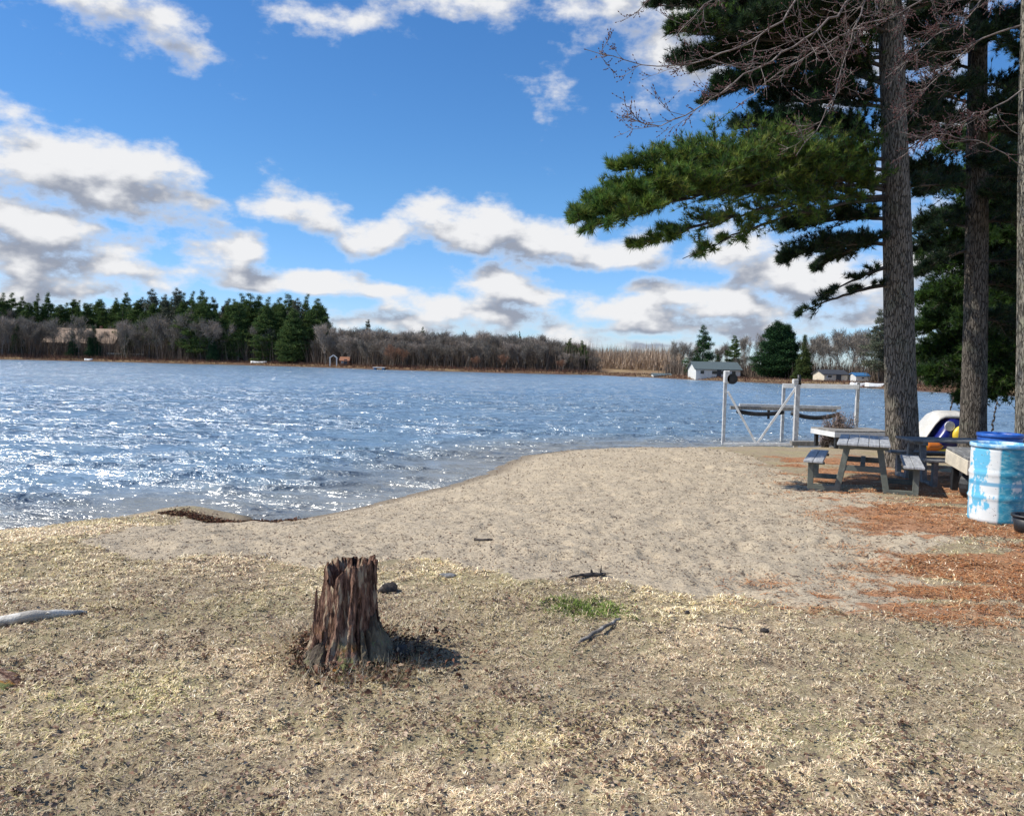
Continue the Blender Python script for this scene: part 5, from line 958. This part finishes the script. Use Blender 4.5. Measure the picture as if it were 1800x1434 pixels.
for i, (ox, oy, r_) in enumerate([(-.35, .1, .2), (.05, -.1, .17), (.4, .1, .2)]):
    mb = MB(); mb.tube([(0, -.1, 0), (0, .1, 0)], r_, 18); o = mb.build('rubber_wheel', M_black, None, False); o.location = (dx+.1+ox, dy+oy, gz(dx+ox, dy+oy)+r_-.02); o.rotation_euler = (0, 0, .5+i); tag(o, ['black wheel under the left end of the propped dock section', 'smaller black wheel under the middle of the propped dock section', 'black wheel under the right end of the propped dock section'][i], 'wheel')
# ------------------------------------------------------------------ barrels, bucket
def barrel(name, x, y, r, h, mat, label, lid=True, rimm=None):
    z = gz(x, y)-.02; root = empty(name, (x, y, z), rng.uniform(0, 0)); tag(root, label, 'barrel'); prof = [(.0, .0), (r*.90, .0), (r*.97, .02)]
    for i in range(31):
        u = i/30; zz_ = .03+u*(h-.08); rr = r*(1+.0*u); 
        for c_ in (.33, .66): rr += .014*math.exp(-((u-c_)/.022)**2)
        prof.append((rr, zz_))
    prof += [(r*.985, h-.04), (r*.90, h-.02)]; MB().lathe(prof, 56).build('drum', mat, root, True)
    MB().lathe([(r*.9, h-.035), (r*1.035, h-.035), (r*1.045, h-.02), (r*1.045, h+.004), (r*1.02, h+.012), (r*.93, h+.012), (r*.90, h-.02), (r*.88, h-.05), (0, h-.05)], 56).build('rim', rimm or mat, root, True)
    if lid: MB().lathe([(.05, h-.05), (.05, h-.02), (0, h-.02)], 16, (r*.5, 0, 0)).build('bung', mat, root)
    return root
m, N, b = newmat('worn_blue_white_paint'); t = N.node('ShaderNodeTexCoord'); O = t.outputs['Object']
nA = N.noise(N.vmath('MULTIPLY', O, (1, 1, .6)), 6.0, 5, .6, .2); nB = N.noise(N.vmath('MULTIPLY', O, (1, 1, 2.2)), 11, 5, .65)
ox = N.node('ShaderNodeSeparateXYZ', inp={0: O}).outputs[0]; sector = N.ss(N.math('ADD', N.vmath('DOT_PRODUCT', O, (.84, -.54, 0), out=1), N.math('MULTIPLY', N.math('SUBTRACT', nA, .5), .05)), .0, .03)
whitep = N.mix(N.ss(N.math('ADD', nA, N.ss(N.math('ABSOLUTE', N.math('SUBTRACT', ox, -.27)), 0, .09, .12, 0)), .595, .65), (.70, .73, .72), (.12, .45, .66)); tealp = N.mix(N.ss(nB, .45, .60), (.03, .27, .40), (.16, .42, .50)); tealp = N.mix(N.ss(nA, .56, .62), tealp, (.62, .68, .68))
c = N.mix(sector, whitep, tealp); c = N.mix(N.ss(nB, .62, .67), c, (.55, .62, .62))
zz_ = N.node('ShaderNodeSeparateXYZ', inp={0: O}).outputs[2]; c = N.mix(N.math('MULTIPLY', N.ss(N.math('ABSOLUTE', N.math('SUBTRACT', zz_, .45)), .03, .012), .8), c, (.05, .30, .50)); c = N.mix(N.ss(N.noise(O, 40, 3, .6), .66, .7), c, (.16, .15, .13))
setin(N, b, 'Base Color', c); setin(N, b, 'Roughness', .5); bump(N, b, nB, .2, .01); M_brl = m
M_bluebrl = worn('royal_blue_plastic', (.015, .09, .40), (.03, .15, .52), .4, 4, bmp=.1); M_lblue = worn('scuffed_light_blue', (.10, .36, .62), (.55, .72, .80), .5, 8, bmp=.2)
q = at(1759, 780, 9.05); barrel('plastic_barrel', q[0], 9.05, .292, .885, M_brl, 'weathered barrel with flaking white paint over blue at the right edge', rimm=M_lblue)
q = at(1757, 780, 10.4); barrel('plastic_barrel', q[0], 10.4, .26, .98, M_bluebrl, 'royal blue barrel standing behind the flaking white and blue one')
q = at(1812, 900, 8.25); root = empty('black_tub', (q[0], 8.25, gz(q[0], 8.25)-.02)); tag(root, 'black plastic tub at the foot of the flaking barrel, cut by the right edge', 'tub'); MB().lathe([(0, .0), (.13, .0), (.165, .20), (.15, .20), (.12, .02), (0, .02)], 32).build('bowl', M_black, root, True); MB().lathe([(.163, .195), (.178, .195), (.178, .215), (.15, .215), (.15, .2)], 32).build('lip', M_black, root, True)
# ------------------------------------------------------------------ pedal boat and kayak
M_navy = worn('navy_gelcoat', (.008, .012, .14), (.015, .03, .22), .3, 3, bmp=.05); M_cream = worn('cream_gelcoat', (.56, .545, .50), (.68, .66, .61), .45, 3, bmp=.05); M_yel = worn('yellow_plastic', (.80, .62, .06), (.72, .50, .04), .4, 3, bmp=.1); M_org = worn('orange_plastic', (.72, .22, .03), (.60, .16, .02), .45, 3, bmp=.1)
c = Pz(1656, 20.0, 0); zb = gz(c[0], 20.0); root = empty('pedal_boat', (c[0], 20.0, zb), 0); tag(root, 'navy and cream pedal boat with yellow seat stored between the pines', 'pedal boat')
def loft(secs, closed=True):
    mb = MB(); k = len(secs[0]); vs = [p for s_ in secs for p in s_]; fs = [(i*k+j, i*k+(j+1) % k, (i+1)*k+(j+1) % k, (i+1)*k+j) for i in range(len(secs)-1) for j in range(k)]
    if closed: fs += [tuple(range(k))[::-1], tuple((len(secs)-1)*k+j for j in range(k))]
    return mb.add(vs, fs)
secs = []
for i in range(13):   # hull rising towards the stern cowl: navy body
    u = i/12; x_ = -.62+1.5*u; top_ = .22+.70*sstep(np.array(u), .02, .46)-.26*sstep(np.array(u), .72, 1.0); w = .62*(.55+.45*math.sin(math.pi*min(u*1.1+.18, .9)))
    secs.append([(x_, w*math.cos(a)*(abs(math.cos(a))**-.35 if abs(math.cos(a)) > .01 else 1), .05+float(top_)*(.5+.5*math.sin(a)*(abs(math.sin(a))**-.35 if abs(math.sin(a)) > .01 else 1))) for a in np.linspace(0, 2*math.pi, 20, endpoint=False)])
loft(secs).build('hull', M_navy, root, True)
secs = []
for i in range(11):   # cream cowl sloping over the front and along the top
    u = i/10; x_ = -.84+1.25*u; top_ = .20+.84*float(sstep(np.array(u), -.02, .60)); w = .40; secs.append([(x_+.0, w*math.cos(a), top_-.04+.09*math.sin(a)-.05*(math.cos(a)**2)) for a in np.linspace(0, 2*math.pi, 16, endpoint=False)])
loft(secs).build('cowl', M_cream, root, True)
secs = [[(.30+.02*math.sin(v*3)+.28*math.cos(a)*math.sin(math.pi*v), -.66-.07*math.sin(math.pi*v), .35+.55*v+0*a) for a in np.linspace(0, 2*math.pi, 16, endpoint=False)] for v in np.linspace(.03, .97, 9)]
secs = []
for v in np.linspace(.02, .98, 11):
    r_ = .235*math.sin(math.pi*v)**.55; secs.append([(.18+r_*math.cos(a), -.66+.11*math.sin(a)*math.sin(math.pi*v)**.5, .28+.50*v) for a in np.linspace(0, 2*math.pi, 18, endpoint=False)])
loft(secs).build('seat', M_yel, root, True); MB().lathe([(0, -.02), (.12, -.02), (.12, .02), (0, .02)], 14, (0, 0, 0)).build('vent_cap', M_galv, root).location = (-.10, -.60, .74)
root.children[-1].rotation_euler = (math.pi/2, 0, 0)
for sx in (-.45, .45):
    secs = []
    for i in range(9): u = i/8; r_ = .14*(math.sin(math.pi*(u*.9+.05)))**.4; secs.append([(-.5+1.3*u, sx+r_*math.cos(a), .14+r_*.8*math.sin(a)) for a in np.linspace(0, 2*math.pi, 12, endpoint=False)])
    loft(secs).build('pontoon', M_yel, root, True)
c = Pz(1597, 18.9, 0); c = Pz(1600, 19.6, 0); zb = gz(c[0], 19.6); root = empty('kayak', (c[0], 19.6, zb+.03), math.radians(4)); tag(root, 'yellow and orange kayak lying on the ground behind the big pine trunk', 'kayak'); secs = []
for i in range(17):
    u = i/16; f = max(.03, math.sin(math.pi*u))**.55; secs.append([(-1.0+2.2*u, .34*f*math.cos(a), .17+.08*(2*u-1)**2+.17*f*math.sin(a)) for a in np.linspace(0, 2*math.pi, 16, endpoint=False)])
loft(secs).build('hull', M_yel, root, True)
for (x0, x1) in ((-.62, -.34), (.30, .70)):
    secs = []
    for i in range(6): u = (x0+(x1-x0)*i/5+1)/2.2; f = max(.03, math.sin(math.pi*u))**.55+.03; secs.append([(-1.0+2.2*u, .345*f*math.cos(a), .17+.08*(2*u-1)**2+.175*f*math.sin(a)) for a in np.linspace(0, 2*math.pi, 16, endpoint=False)])
    loft(secs).build('stripe', M_org, root, True)
